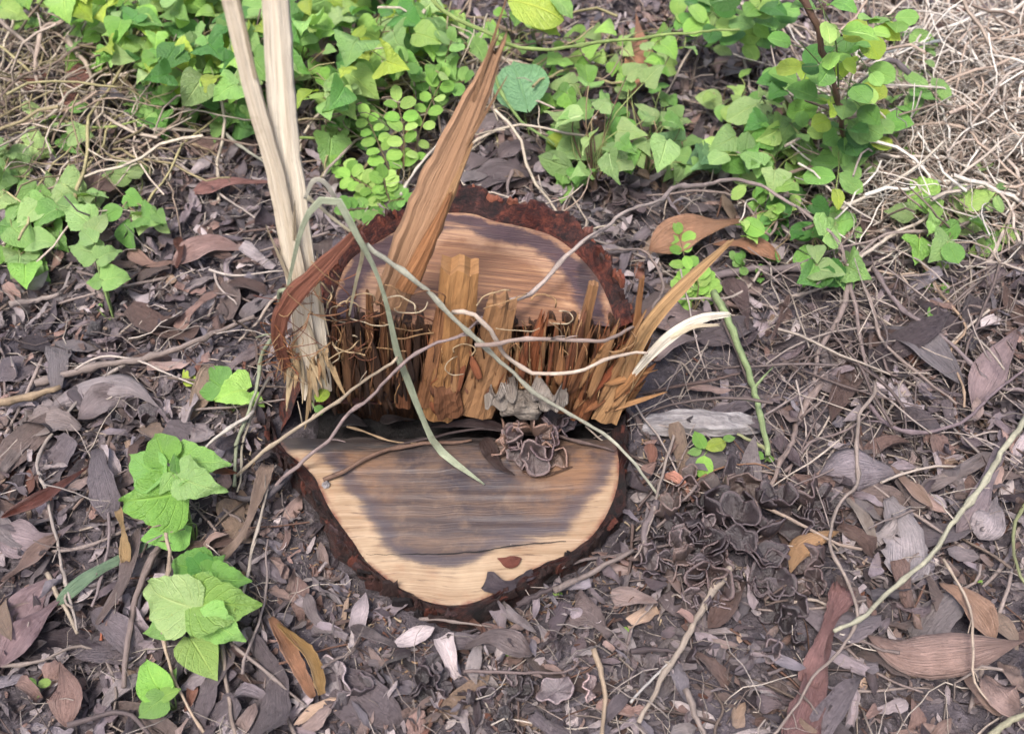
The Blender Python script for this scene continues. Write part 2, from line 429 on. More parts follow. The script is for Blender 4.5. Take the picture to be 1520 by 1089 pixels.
M = dict(
    soil=mk_soil(), litter=mk_deadleaf('litter', 'col'), dead=mk_deadleaf('dead_leaf', 'obj'),
    twig=mk_twig('twig', 'obj'), twigs=mk_twig('twig_litter', 'col'), green=mk_green(), split=mk_split(), bark=mk_bark(),
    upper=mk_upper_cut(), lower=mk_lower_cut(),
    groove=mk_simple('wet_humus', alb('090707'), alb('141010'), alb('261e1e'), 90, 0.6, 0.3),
    hinge=mk_simple('torn_wood', alb('241610'), alb('553623'), alb('8a5d3c'), 26, 0.65, 0.3, 1.0, (9, 9, 0.35)),
    fungus=mk_fungus(),
    greywood=mk_simple('weathered_wood', alb('6d6668'), alb('a39c9c'), alb('c9c3c2'), 18, 0.85, 0.2, 0.9, (1, 6, 6)),
    clay=mk_simple('crumpled_leaf', alb('5f564f'), alb('857a70'), alb('a3988c'), 45, 0.8, 0.2, 0.9),
)
# ------------------------------------------------------------------ ground
gx = np.concatenate([[-60, -30, -14, -7, -4, -3, -2.4, -2], np.linspace(-1.6, 1.6, 291), [2, 2.4, 3, 4, 7, 14, 30, 60]])
gy = np.concatenate([[-60, -30, -12, -5, -2, -0.8, -0.2], np.linspace(0.1, 2.7, 237), [3, 3.4, 4, 5, 8, 15, 30, 60]])
GX, GY = np.meshgrid(gx, gy)
GZ = ground_np(GX, GY)
inside = ((GX - STUMP[0]) / 0.19) ** 2 + ((GY - 0.9) / 0.2) ** 2 < 1
GZ[inside] -= 0.05
nx, ny = len(gx), len(gy)
idx = np.arange(nx * ny).reshape(ny, nx)
gf = np.stack([idx[:-1, :-1], idx[:-1, 1:], idx[1:, 1:], idx[1:, :-1]], -1).reshape(-1, 4)
ground = link('ground', mesh('ground', np.stack([GX, GY, GZ], -1).reshape(-1, 3), gf.tolist()), M['soil'])
tag(ground, 'dark damp soil under the leaf litter', kind='structure')

# ------------------------------------------------------------------ stump
ZU, ZL, YW, YG = 0.225, 0.060, 0.925, 0.878       # upper cut, lower cut, torn hinge wall, back edge of the lower cut
stump = empty('tree_stump', (STUMP[0], STUMP[1], 0), 'freshly felled tree stump with a stepped cut and torn upright splinters', 'tree stump')
def spart(name, me, mat, color=None, kind=None, label=None):
    o = link(name, me, mat, None, color); part_at(o, stump)
    if kind: o['kind'] = kind
    if label: o['label'] = label
    return o
up_out = [(474, 500), (478, 450), (498, 392), (548, 348), (593, 322), (656, 288), (700, 286), (735, 297), (772, 304), (814, 318), (854, 332), (884, 362), (903, 388), (920, 420), (932, 450), (940, 492)]
up_in = [(488, 500), (494, 450), (514, 392), (560, 358), (606, 334), (656, 317), (700, 317), (735, 328), (772, 336), (812, 347), (838, 362), (862, 383), (884, 408), (898, 434), (908, 460), (914, 492)]
lo_out = [(386, 618), (389, 637), (401, 670), (442, 715), (470, 764), (499, 805), (531, 841), (588, 884), (621, 907), (670, 919), (715, 905), (768, 876), (849, 835), (896, 801), (927, 764), (939, 695), (942, 640), (944, 618)]
lo_in = [(400, 618), (405, 637), (421, 666), (462, 703), (490, 756), (523, 803), (548, 838), (592, 872), (637, 894), (686, 897), (727, 884), (768, 857), (849, 818), (887, 785), (912, 737), (919, 695), (914, 650), (913, 618)]
NO = 240
UO = np.array([p[:2] for p in catmull([at_z(*p, ZU) for p in up_out], NO)])
UI = np.array([p[:2] for p in catmull([at_z(*p, ZU) for p in up_in], NO)])
LO = np.array([p[:2] for p in catmull([at_z(*p, ZL) for p in lo_out], NO)])
LI = np.array([p[:2] for p in catmull([at_z(*p, ZL) for p in lo_in], NO)])
LO = LI + (LO - LI) * 0.62
def poly_dist(P, L, closed=False):                # distance of points P to polyline L
    A, B = (L, np.roll(L, -1, 0)) if closed else (L[:-1], L[1:])
    d = np.full(len(P), 9.0)
    for a, b in zip(A, B):
        ab = b - a; t = np.clip(((P - a) @ ab) / (ab @ ab + 1e-12), 0, 1)
        d = np.minimum(d, np.linalg.norm(P - a - t[:, None] * ab, axis=1))
    return d
def in_poly(P, L):
    c = np.zeros(len(P), bool)
    for (x1, y1), (x2, y2) in zip(L, np.roll(L, -1, 0)):
        k = ((y1 > P[:, 1]) != (y2 > P[:, 1])) & (P[:, 0] < (x2 - x1) * (P[:, 1] - y1) / (y2 - y1 + 1e-12) + x1)
        c ^= k
    return c
def cut_face(name, arc, yedge, z, mat, rings=44, back=False):
    arc = arc[arc[:, 1] > yedge + .004] if back else arc[arc[:, 1] < yedge - .004]
    a, b = arc[0], arc[-1]
    e = np.linspace(0, 1, 70)[1:-1, None]
    edge = b + (a - b) * e
    edge[:, 1] = yedge + 0.006 * (vn(edge[:, 0] * 70, edge[:, 0] * 0, 3) - 0.5)
    loop = np.concatenate([arc, edge])
    c = np.array([(a[0] + b[0]) / 2, yedge + (0.09 if back else -0.10)])
    n = len(loop)
    V = [c]; 
    for k in range(1, rings + 1): V.append(c + (loop - c) * (k / rings) ** 0.8)
    P = np.concatenate([V[0][None]] + V[1:])
    Fc = [(0, 1 + i, 1 + (i + 1) % n) for i in range(n)]
    for k in range(rings - 1):
        o1, o2 = 1 + k * n, 1 + (k + 1) * n
        Fc += [(o1 + i, o2 + i, o2 + (i + 1) % n, o1 + (i + 1) % n) for i in range(n)]
    zz = z + 0.0016 * (vn(P[:, 0] * 6, P[:, 1] * 130, 5) - 0.5) + 0.005 * (vn(P[:, 0] * 7, P[:, 1] * 7, 6) - 0.5)
    return P, zz, Fc
P, zz, Fc = cut_face('upper_cut', UI, YW, ZU, None, back=True)
spart('upper_cut_face', mesh('upper_cut_face', np.column_stack([P, zz]), Fc, attrs={'rim': poly_dist(P, UI)}), M['upper'], label='tan saw-marked upper cut with a purple black rim stain')
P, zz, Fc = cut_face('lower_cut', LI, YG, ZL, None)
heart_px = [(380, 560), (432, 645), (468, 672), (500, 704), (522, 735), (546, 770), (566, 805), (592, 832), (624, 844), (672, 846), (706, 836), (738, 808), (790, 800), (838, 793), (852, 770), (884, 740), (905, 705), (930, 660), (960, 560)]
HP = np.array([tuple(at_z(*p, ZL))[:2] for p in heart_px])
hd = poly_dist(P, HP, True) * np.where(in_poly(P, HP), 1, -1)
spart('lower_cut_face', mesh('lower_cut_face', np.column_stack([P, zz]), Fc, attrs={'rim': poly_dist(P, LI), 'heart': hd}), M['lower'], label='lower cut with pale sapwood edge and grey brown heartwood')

def bark_wall(name, OUT, INN, z, h, jag, flare, zbot, seed, extra_left=0.0):
    n = len(OUT); s = np.concatenate([[0], np.cumsum(np.linalg.norm(np.diff(OUT, axis=0), axis=1))])
    dirn = OUT - INN; dirn /= np.linalg.norm(dirn, axis=1)[:, None]
    step = np.floor(s / 0.045 + 2.2 * vn(s * 9, s * 0, seed + 9)); plate = 0.6 * vn(step * 7.3, step * 0, seed) + 0.4 * fbm(s * 26, s * 0, seed + 1, 3)       # bark plates break in steps
    hh = h * (0.4 + 1.2 * plate) + jag * (fbm(s * 55, s * 0, seed, 4) - 0.5) * 2
    wob = 0.009 * (fbm(s * 34, s * 0, seed + 2, 5) - 0.5) * 2 + 0.010 * (plate - 0.5)
    rows = []
    W = np.linalg.norm(OUT - INN, axis=1) * (0.45 + 0.75 * fbm(s * 14, s * 0, seed + 7, 4))
    cutin = 0.005 * (fbm(s * 40, s * 0, seed + 8, 4) - 0.6)
    def row(t, zz, o=0.0):
        p = INN + dirn * (W * t + wob * max(t, 0) + o)[:, None]
        rows.append(np.column_stack([p, zz]))
    row(0.0, np.full(n, z - 0.02), -0.004)
    row(0.0, np.full(n, z - 0.0005) + 0.001 * vn(s * 60, s * 0, 8), 0 * s)
    row(0.10, z + 0.15 * hh + 0.001, cutin)
    row(0.35, z + 0.55 * hh + 0.004 * (vn(s * 90, s * 0, seed + 3) - 0.5), 0 * s)
    row(0.6, z + 0.8 * hh + 0.006 * (vn(s * 120, s * 0, seed + 4) - 0.5), 0 * s)
    row(0.85, z + 1.0 * hh + 0.005 * (vn(s * 140, s * 0, seed + 5) - 0.5), 0 * s)
    row(1.0, z + 0.9 * hh, 0 * s)
    for k in range(1, 10):
        t = k / 9; zz = (z + 0.9 * hh) * (1 - t) + zbot * t
        o = flare * t ** 1.6 + 0.011 * (fbm(s * 30, s * 0 + t * 5, seed + 6) - 0.5) * 2 - 0.006 * (1 - abs(2 * t - 1))
        r = INN + dirn * (W + wob + o)[:, None]
        r[:, 0] -= extra_left * t ** 0.8 * np.clip((-0.10 - r[:, 0]) / 0.12, 0, 1)
        rows.append(np.column_stack([r, zz]))
    V = np.concatenate(rows); m = len(rows)
    Fc = [(k * n + i, k * n + i + 1, (k + 1) * n + i + 1, (k + 1) * n + i) for k in range(m - 1) for i in range(n - 1)]
    uvb = np.column_stack([np.tile(s * 8, m), np.repeat(np.array([0, .02, .06, .12, .2, .28, .34] + [.34 + .1 * k for k in range(1, 10)]), n)])
    return mesh(name, V, Fc, uvb)
spart('bark', bark_wall('bark', UO, UI, ZU, 0.017, 0.010, 0.03, -0.06, 21, 0.085), M['bark'], color=(1, 1, 1, 1), label='dark red brown bark round the upper cut')
spart('bark', bark_wall('bark', LO[::1], LI[::1], ZL, 0.004, 0.003, 0.03, -0.07, 31), M['bark'], color=(.36, .36, .40, 1), label='thin dark bark round the lower cut')

# torn hinge wall and the groove in front of it
nxw, nzw = 420, 14
xs = np.linspace(UO[0, 0] - 0.012, UO[-1, 0] + 0.012, nxw); V = []
ridge = 0.020 * fbm(xs * 75, xs * 0, 2, 5) + 0.010 * vn(xs * 16, xs * 0, 3)
top = ZU + 0.004 + 0.034 * (fbm(xs * 110, xs * 0, 8, 4) - 0.5)
ends = np.clip(np.minimum(xs - xs[0], xs[-1] - xs) / 0.02, 0, 1)
for k in range(nzw):
    t = k / (nzw - 1)
    z = 0.015 + (top - 0.015) * t
    fan = 1 + 0.05 * (t - 0.5)
    V.append(np.column_stack([-0.04 + (xs + 0.04) * fan, YW + 0.012 - ridge * (0.75 + 0.25 * t) * (0.3 + 0.7 * ends) + 0.020 * (1 - t) + 0.006 * (vn(xs * 60, xs * 0 + t * 2.5, 4) - 0.5), z]))
V.append(np.column_stack([xs, np.full(nxw, YW + 0.03), np.full(nxw, ZU - 0.004)]))
V = np.concatenate(V)
Fc = [(k * nxw + i, k * nxw + i + 1, (k + 1) * nxw + i + 1, (k + 1) * nxw + i) for k in range(nzw) for i in range(nxw - 1)]
uvw = np.column_stack([V[:, 0] * 8, V[:, 2] * 4])
spart('hinge_wood', mesh('hinge_wood', V, Fc, uvw), M['hinge'])
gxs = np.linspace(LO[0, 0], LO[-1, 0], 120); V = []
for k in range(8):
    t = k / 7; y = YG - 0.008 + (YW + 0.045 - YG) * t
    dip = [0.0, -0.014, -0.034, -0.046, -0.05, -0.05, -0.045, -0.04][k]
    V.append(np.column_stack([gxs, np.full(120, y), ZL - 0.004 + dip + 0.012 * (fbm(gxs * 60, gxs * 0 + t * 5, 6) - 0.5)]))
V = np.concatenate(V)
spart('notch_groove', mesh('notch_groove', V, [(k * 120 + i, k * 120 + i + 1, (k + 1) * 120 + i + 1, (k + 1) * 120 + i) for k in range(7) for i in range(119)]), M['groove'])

# ------------------------------------------------------------------ splinters
def splinter_geo(path, widths, thick, n=14, seed=0, jag=0.02, face=Vector((0, -1, 0.35)), cols=6, jag0=0.0, ridge=.35, edge=0.0):
    """A split stick of fibres: rectangular section with ridges that run its length, a torn upper end."""
    rr = random.Random(seed)
    C = catmull(path, n); L = [0.0]
    for a, b in zip(C, C[1:]): L.append(L[-1] + (b - a).length)
    ring = [(-1 + 2 * i / (cols - 1), 1) for i in range(cols)] + [(1 - 2 * i / (cols - 1), -1) for i in range(cols)]
    rid = [rr.uniform(-ridge, ridge) for _ in ring]; side = [rr.uniform(-0.05, 0.05) for _ in ring]
    top = [rr.uniform(-1, 0.6) * jag for _ in range(cols)]; bot = [rr.uniform(-0.6, 1) * jag0 for _ in range(cols)]
    top = top + top[::-1]; bot = bot + bot[::-1]
    V, UV = [], []
    wv = lambda t: np.interp(t, np.linspace(0, 1, len(widths)), widths)
    ph = rr.uniform(0, 9)
    for i, p in enumerate(C):
        t = i / (n - 1)
        tan = (C[min(i + 1, n - 1)] - C[max(0, i - 1)]).normalized()
        s = tan.cross(face).normalized(); f = s.cross(tan).normalized()
        w = wv(t) / 2; th = thick / 2 * (0.5 + 0.5 * wv(t) / max(widths))
        for k, (a, b) in enumerate(ring):
            q = p + s * (w * (a * (1 + edge * (2 * float(vn(L[i] * 60 + seed, 1.5 if a > 0 else 7.5, 3)) - 1)) + side[k] + 0.07 * sin(7 * t + k + ph))) + f * (th * (b * (1 - 0.25 * a * a) + rid[k] + 0.12 * sin(9 * t + 2 * k + ph)))
            if i == n - 1: q = q + tan * top[k]
            if i == n - 2: q = q + tan * top[k] * 0.5
            if i == 0: q = q + tan * bot[k]
            V.append(q); UV.append((a * 0.2 + b * 0.3 + ph, L[i] * 9 + ph))
    m = len(ring)
    Fc = [(i * m + k, i * m + (k + 1) % m, (i + 1) * m + (k + 1) % m, (i + 1) * m + k) for i in range(n - 1) for k in range(m)]
    for base, fl in ((0, True), ((n - 1) * m, False)):
        for k in range(cols - 1):
            q = (base + k, base + k + 1, base + m - 2 - k, base + m - 1 - k)
            Fc.append(q if not fl else q[::-1])
    return V, Fc, UV
def splinter(name, path, widths, thick, color, seed, label=None, parent='stump', smooth=False, **kw):
    V, Fc, UV = splinter_geo(path, widths, thick, seed=seed, **kw)
    me = mesh(name, V, Fc, UV, smooth=smooth)
    o = link(name, me, M['split'], None, color)
    if parent == 'stump': part_at(o, stump)
    if label: o['label'] = label
    return o
def yp(px, py, Y): return at_y(px, py, Y)
px = 1.30 / F                                     # metres per photo pixel near the hinge
TAN, ORG, BRN, PALE = alb('b98a5c'), alb('b0703f'), alb('8a5634'), alb('dcc19a')
hero = [  # path in photo pixels with the distance of each point, widths in pixels
    ([(650, 612, .906), (672, 500, .908), (684, 392, .915)], (50, 56, 56, 55), 40, alb('b8854f'), 10, 'thick square splinter post with a dark chipped corner'),
    ([(632, 596, .902), (648, 520, .902), (658, 450, .905)], (38, 30, 26, 20), 26, alb('a8734a'), 14, None),
    ([(706, 608, .904), (728, 530, .905), (747, 444, .910)], (62, 60, 50, 44), 36, alb('a97c52'), 14, 'broad leaning splinter post with a ragged top'),
    ([(861, 600, .906), (866, 500, .91), (881, 420, .915)], (22, 20, 17, 15), 14, alb('b07f52'), 4, None),
    ([(938, 520, .905), (946, 470, .91), (953, 412, .912)], (14, 11, 9, 7), 9, alb('b07a4a'), 6, None),
    ([(896, 620, .897), (930, 552, .90), (948, 490, .905)], (42, 36, 30, 22), 20, alb('b98d5e'), 26, None),
    ([(860, 618, .902), (884, 555, .90), (906, 492, .905)], (34, 30, 26, 16), 20, alb('9a5f38'), 26, None),
    ([(834, 606, .904), (850, 550, .902), (866, 505, .905)], (30, 28, 24, 18), 20, alb('a0673d'), 22, None),
    ([(774, 596, .906), (790, 530, .907), (806, 474, .91)], (34, 30, 26, 12), 22, alb('a86035'), 26, None),
    ([(548, 590, .906), (549, 500, .907), (548, 436, .91)], (16, 15, 13, 10), 12, alb('9a683f'), 12, None),
    ([(567, 596, .906), (570, 510, .905), (568, 452, .905)], (15, 14, 12, 8), 12, alb('8d5c38'), 14, None),
    ([(500, 560, .905), (497, 500, .905), (496, 440, .91)], (12, 11, 8, 4), 10, alb('855535'), 10, None),
    ([(599, 600, .904), (603, 540, .902), (606, 500, .905)], (26, 22, 18, 10), 16, alb('8a5736'), 20, None),
]
for i, (pts, w, th, c, jag, lab) in enumerate(hero):
    splinter('splinter', [yp(*p) for p in pts], [x * px for x in w], th * px, c, 100 + i, lab, jag=jag * px, n=12, ridge=.16 if th > 20 else .3, cols=8 if th > 20 else 6)
# small brown block fallen in the groove, the tip leaning far over the rim
splinter('splinter', [yp(668, 612, .893), yp(664, 580, .895), yp(662, 566, .90)], [44 * px, 46 * px, 42 * px], 30 * px, alb('7a4e30'), 150, 'short brown splinter block low in the groove', jag=6 * px, n=6)
splinter('splinter', [yp(905, 600, .90), yp(945, 510, .90), yp(975, 466, .90), yp(1018, 420, .91), yp(1082, 360, .93)], [x * px for x in (34, 28, 22, 19, 5)], 12 * px, alb('c39a68'), 151, 'long tan splinter leaning outward over the rim', jag=14 * px, n=18)
# three long standing pieces
P1 = [yp(462, 590, .885), yp(452, 500, .89), yp(440, 410, .895), yp(412, 267, .90), yp(374, 134, .905), yp(338, -10, .91)]
top1 = P1[-1] + (P1[-1] - P1[-2]) * 0.9
splinter('tall_splinter', P1 + [top1], [x * px for x in (28, 30, 28, 24, 21, 18, 15)], 12 * px, alb('ecdcc2', 1.3), 160, 'narrower of the two tall straw coloured splinters', n=60, jag=30 * px, jag0=0.03, edge=.10, ridge=.14)
P2 = [yp(482, 585, .895), yp(466, 480, .90), yp(450, 400, .905), yp(434, 287, .91), yp(421, 180, .915), yp(409, -10, .92)]
top2 = P2[-1] + (P2[-1] - P2[-2]) * 0.5
splinter('tall_splinter', P2 + [top2], [x * px for x in (28, 32, 36, 37, 35, 32, 26)], 16 * px, alb('f0e2ca', 1.32), 161, 'broader of the two tall straw coloured splinters', n=60, jag=30 * px, jag0=0.03, edge=.10, ridge=.14)
P3 = [yp(576, 452, .935), yp(614, 360, .945), yp(652, 270, .955), yp(700, 160, .965), yp(744, 58, .975)]
splinter('tall_splinter', P3, [x * px for x in (50, 60, 55, 38, 15)], 20 * px, alb('b98f6c'), 162, 'brown pointed splinter leaning over the upper cut', n=48, jag=40 * px, cols=8, edge=.14)
splinter('splinter', [yp(638, 360, .94), yp(668, 290, .945), yp(702, 212, .95)], [x * px for x in (16, 12, 3)], 8 * px, alb('c79a6b'), 163, 'thin sliver split off the leaning brown splinter', jag=8 * px)
splinter('splinter', [yp(600, 430, .925), yp(634, 365, .93), yp(668, 290, .94)], [x * px for x in (30, 22, 6)], 10 * px, alb('b57c4e'), 164, None, jag=10 * px)
# red brown bark strip leaning across the pale splinters
P4 = [yp(424, 545, .875), yp(412, 490, .87), yp(433, 443, .87), yp(487, 388, .875), yp(541, 330, .88)]
splinter('bark_strip', P4, [x * px for x in (16, 22, 27, 23, 5)], 8 * px, alb('85503c'), 165, 'rusty red bark strip leaning across the tall pale splinters', n=40, jag=14 * px, cols=8, edge=.22, jag0=.012)
# torn white strip on the rim
splinter('torn_strip', [yp(940, 556, .893), yp(968, 524, .89), yp(1000, 494, .89), yp(1040, 473, .90), yp(1080, 466, .91)], [x * px for x in (8, 14, 18, 16, 8)], 6 * px, alb('f2e8d4', 1.25), 166, 'pale torn sapwood strip sticking out over the rim', n=16, jag=10 * px)
splinter('torn_strip', [yp(995, 500, .888), yp(1030, 485, .89), yp(1066, 482, .895)], [x * px for x in (9, 7, 3)], 4 * px, alb('ead9ba', 1.2), 167, 'thin fork of the pale torn strip', n=10, jag=6 * px)
# ragged ends at the foot of the pale splinters
for i in range(16):
    x0 = R.uniform(432, 490); y0 = R.uniform(500, 560); L = R.uniform(35, 80)
    x1 = x0 + R.uniform(-16, 22) + (x0 - 455) * 0.3
    splinter('splinter', [yp(x1, y0 + L, .872 + R.uniform(-.006, .006)), yp((x0 + x1) / 2 + R.uniform(-3, 3), y0 + L / 2, .876), yp(x0, y0, .885)], [x * px for x in (2, R.uniform(5, 9), R.uniform(6, 11))], 4 * px, alb(R.choice(['d9bd92', 'cfae80', 'e0c9a2', 'b98d60'])), 200 + i, None, n=7, cols=4, jag0=0.006)
# the row of short torn fibres
for i in range(190):
    x = R.uniform(474, 946)
    rightness = max(0, (x - 820) / 130)
    lean = (x - 700) * 0.05 + R.gauss(0, 4) + rightness * R.uniform(10, 42)
    t = R.random()
    ty = R.uniform(455, 505) if t < 0.28 else R.uniform(500, 588)
    if 640 < x < 790: ty = max(ty, 500)
    if x < 640: ty = ty - 6
    by = min(R.uniform(556, 616), ty + 140) if t < 0.7 else min(ty + R.uniform(30, 70), 610)
    Y = YW - R.uniform(0.010, 0.034)
    w = R.choice([4, 5, 6, 8, 10, 13, 16, 18])
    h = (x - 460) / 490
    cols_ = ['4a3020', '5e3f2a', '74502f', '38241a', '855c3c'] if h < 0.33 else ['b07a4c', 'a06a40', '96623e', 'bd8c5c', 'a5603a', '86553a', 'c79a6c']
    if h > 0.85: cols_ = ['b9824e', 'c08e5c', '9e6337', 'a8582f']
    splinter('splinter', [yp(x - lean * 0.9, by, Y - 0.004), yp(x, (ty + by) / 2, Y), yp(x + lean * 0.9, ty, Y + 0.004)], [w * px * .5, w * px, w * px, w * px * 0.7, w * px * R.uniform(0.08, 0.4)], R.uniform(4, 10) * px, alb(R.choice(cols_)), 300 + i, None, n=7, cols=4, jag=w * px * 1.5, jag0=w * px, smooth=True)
# fine vertical fibres over the whole torn face
pl = Pile()
for i in range(420):
    x = R.uniform(472, 950); ty = R.uniform(474, 565); L = min(R.uniform(14, 70), R.uniform(575, 612) - ty); Yf = YW - R.uniform(.006, .034)
    rt = max(0, (x - 820) / 130) * R.uniform(5, 30)
    C = [yp(x - rt * L / 80 + R.gauss(0, 2), ty + L, Yf), yp(x + R.gauss(0, 2), ty + L / 2, Yf - R.uniform(0, .004)), yp(x + rt * L / 80 + R.gauss(0, 4), ty, Yf - R.uniform(-.003, .010))]
    V, Fc, UV = tube_geo(catmull(C, 5), [.0009, .0011, .0010, .0007, .0003], 3, i, .2)
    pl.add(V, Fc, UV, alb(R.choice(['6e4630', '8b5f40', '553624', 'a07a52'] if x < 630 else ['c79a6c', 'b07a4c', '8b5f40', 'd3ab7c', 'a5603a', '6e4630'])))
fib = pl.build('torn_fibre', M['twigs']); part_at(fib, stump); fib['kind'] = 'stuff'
# slivers peeling off the tall pieces
for i in range(12):
    P_ = (P1, P2, P3)[i % 3]; t = R.uniform(.15, .9) * (len(P_) - 1); k = int(t); q = P_[k].lerp(P_[min(k + 1, len(P_) - 1)], t - k)
    sgn = R.choice([-1, 1]); hw = (13, 20, 24)[i % 3] * px * (1.0 if i % 3 < 2 else 1.15 - t / (len(P_) - 1))
    dr = (P_[min(k + 1, len(P_) - 1)] - P_[k]).normalized(); L = R.uniform(.04, .12)
    a_ = q + Vector((sgn * hw * .85, -.006, 0)); b_ = a_ + dr * L * R.choice([-1, 1]) + Vector((sgn * R.uniform(.002, .012), -R.uniform(0, .01), 0))
    splinter('splinter', [a_ - (b_ - a_) * .2, a_.lerp(b_, .5), b_], [.004, .0035, .0008], .002, alb('e3cfae' if i % 3 < 2 else 'bd9068'), 800 + i, None, n=6, cols=4, jag=.004)
# loose curly fibres caught between the splinters
pl = Pile()
for i in range(44):
    x = R.gauss(550, 55) if i < 34 else R.uniform(640, 940); y = R.uniform(440, 530)
    x = min(max(x, 420), 940)
    p = [yp(x, y, R.uniform(.88, .91))]
    a = R.uniform(0, 2 * pi)
    turn = R.uniform(-.6, .6); Y_ = R.uniform(.875, .9)
    for k in range(6):
        a += turn + R.uniform(-.5, .5); l = R.uniform(8, 16)
        x += cos(a) * l; y += sin(a) * l * .6; Y_ += R.uniform(-.006, .006)
        p.append(yp(x, y, min(Y_, .905)))
    C = catmull(p, 22)
    V, Fc, UV = tube_geo(C, [R.uniform(.0005, .0011)] * 22, 4, i, 0.2)
    pl.add(V, Fc, UV, alb(R.choice(['c9ad86', 'b08b63', '8d6244', '7a4a33', 'd8c4a4'])))
for i in range(40):                                # hair-like fibres fraying off the bark strip
    t = R.random(); b = P4[0].lerp(P4[1], t * 2) if t < .5 else P4[1].lerp(P4[3], (t - .5) * 2)
    d = Vector((R.uniform(-1, 1), R.uniform(-.6, .1), R.uniform(-1, .3))) * 0.03
    k_ = Vector((R.uniform(-1, 1), R.uniform(-.4, .1), R.uniform(-1, 1))) * .018
    V, Fc, UV = tube_geo(catmull([b, b + d * 0.5 + k_, b + d * .8 - k_, b + d * .6 - k_ * 2], 9), [.0005] * 9, 3, i)
    pl.add(V, Fc, UV, alb(R.choice(['8a4a32', 'a8693f', 'c09a70'])))
fib = pl.build('wood_fibre', M['twigs']); part_at(fib, stump); fib['kind'] = 'stuff'
# flakes of bark standing proud on the rim
for i in range(170):
    lowr = i >= 80
    k = R.randrange(4, NO - 4)
    o, inn = (LO[k], LI[k]) if lowr else (UO[k], UI[k]); q = o * 0.75 + inn * 0.25; d = (o - inn) / np.linalg.norm(o - inn); tx = Vector((-d[1], d[0], 0))
    c = Vector((q[0] + R.uniform(-.004, .006) * d[0], q[1] + R.uniform(-.004, .006) * d[1], (ZL - .006 + R.uniform(-.012, .008)) if lowr else ZU + R.uniform(.0, .014)))
    L, Hh = R.uniform(.008, .026), R.uniform(.008, .024)
    V, Fc, UV = splinter_geo([c - Vector((0, 0, Hh / 2)), c, c + Vector((0, 0, Hh / 2)) + Vector((d[0], d[1], 0)) * R.uniform(-.003, .005)], [L, L * R.uniform(.7, 1.1), L * R.uniform(.5, .9)], R.uniform(.003, .006), n=4, cols=5, seed=700 + i, jag=.006, face=Vector((d[0], d[1], 0.15)))
    o_ = link('bark_flake', mesh('bark_flake', V, Fc, UV, smooth=False), M['split'], None, alb(R.choice(['3a2622', '4a2c26', '2a1d1e', '6a3628', '231a1c', '574040']) if lowr else R.choice(['8a4836', '9a543e', '74382a', 'b06a50', '4a2a24', '84544a', '5c443e']))); part_at(o_, stump)
# dark drying crack across the lower cut
C = catmull([at_z(*p, ZL + 0.001) for p in [(543, 823), (610, 822), (700, 819), (770, 808), (840, 803)]], 40)
for i, p in enumerate(C): p.y += R.uniform(-.0008, .0008)
V, Fc, UV = tube_geo(C, [0.0002 + 0.0007 * abs(sin(i * 0.5)) * sin(pi * i / 39) + .0003 for i in range(40)], 4, 3)
o = link('crack', mesh('crack', V, Fc, UV), M['groove']); part_at(o, stump)
# ------------------------------------------------------------------ leaf shapes
def prof(kind, t):
    if kind == 'long': return max(0.03, sin(pi * min(1, t ** 0.85)) ** 0.8)
    if kind == 'blade': return max(0.04, (1 - t) ** 0.5 * min(1, 0.35 + t * 4))
    if kind == 'strip': return max(0.05, min(1, 0.7 + 3 * t) * min(1, 0.6 + 4 * (1 - t)))
    if kind == 'lobed': return float(np.interp(t, [0, .03, .10, .17, .235, .25, .36, .375, .40, .50, .515, .54, .66, .675, .70, .85, 1], [.08, .38, .52, .55, .62, .53, .47, .50, .40, .38, .41, .32, .26, .27, .20, .10, .015]))
    if kind == 'ovate': return max(0.01, .37 * sin(pi * t ** 0.72) ** 0.9 + 0.012 * (abs((t * 9) % 1 - .5)))
    if kind == 'heart': return float(np.interp(t, [0, .04, .14, .28, .45, .65, .85, 1], [.08, .32, .46, .47, .40, .27, .11, .01]))
    if kind == 'round': return max(0.02, .36 * sqrt(max(0, 1 - (2 * t - 1) ** 2)))
    if kind == 'ellip': return max(0.02, .25 * sqrt(max(0, 1 - (2 * t - 1) ** 2)) ** 0.9)
    if kind == 'tri': return float(np.interp(t, [0, .05, .16, .22, .45, .7, 1], [.10, .40, .46, .40, .26, .13, .01]))
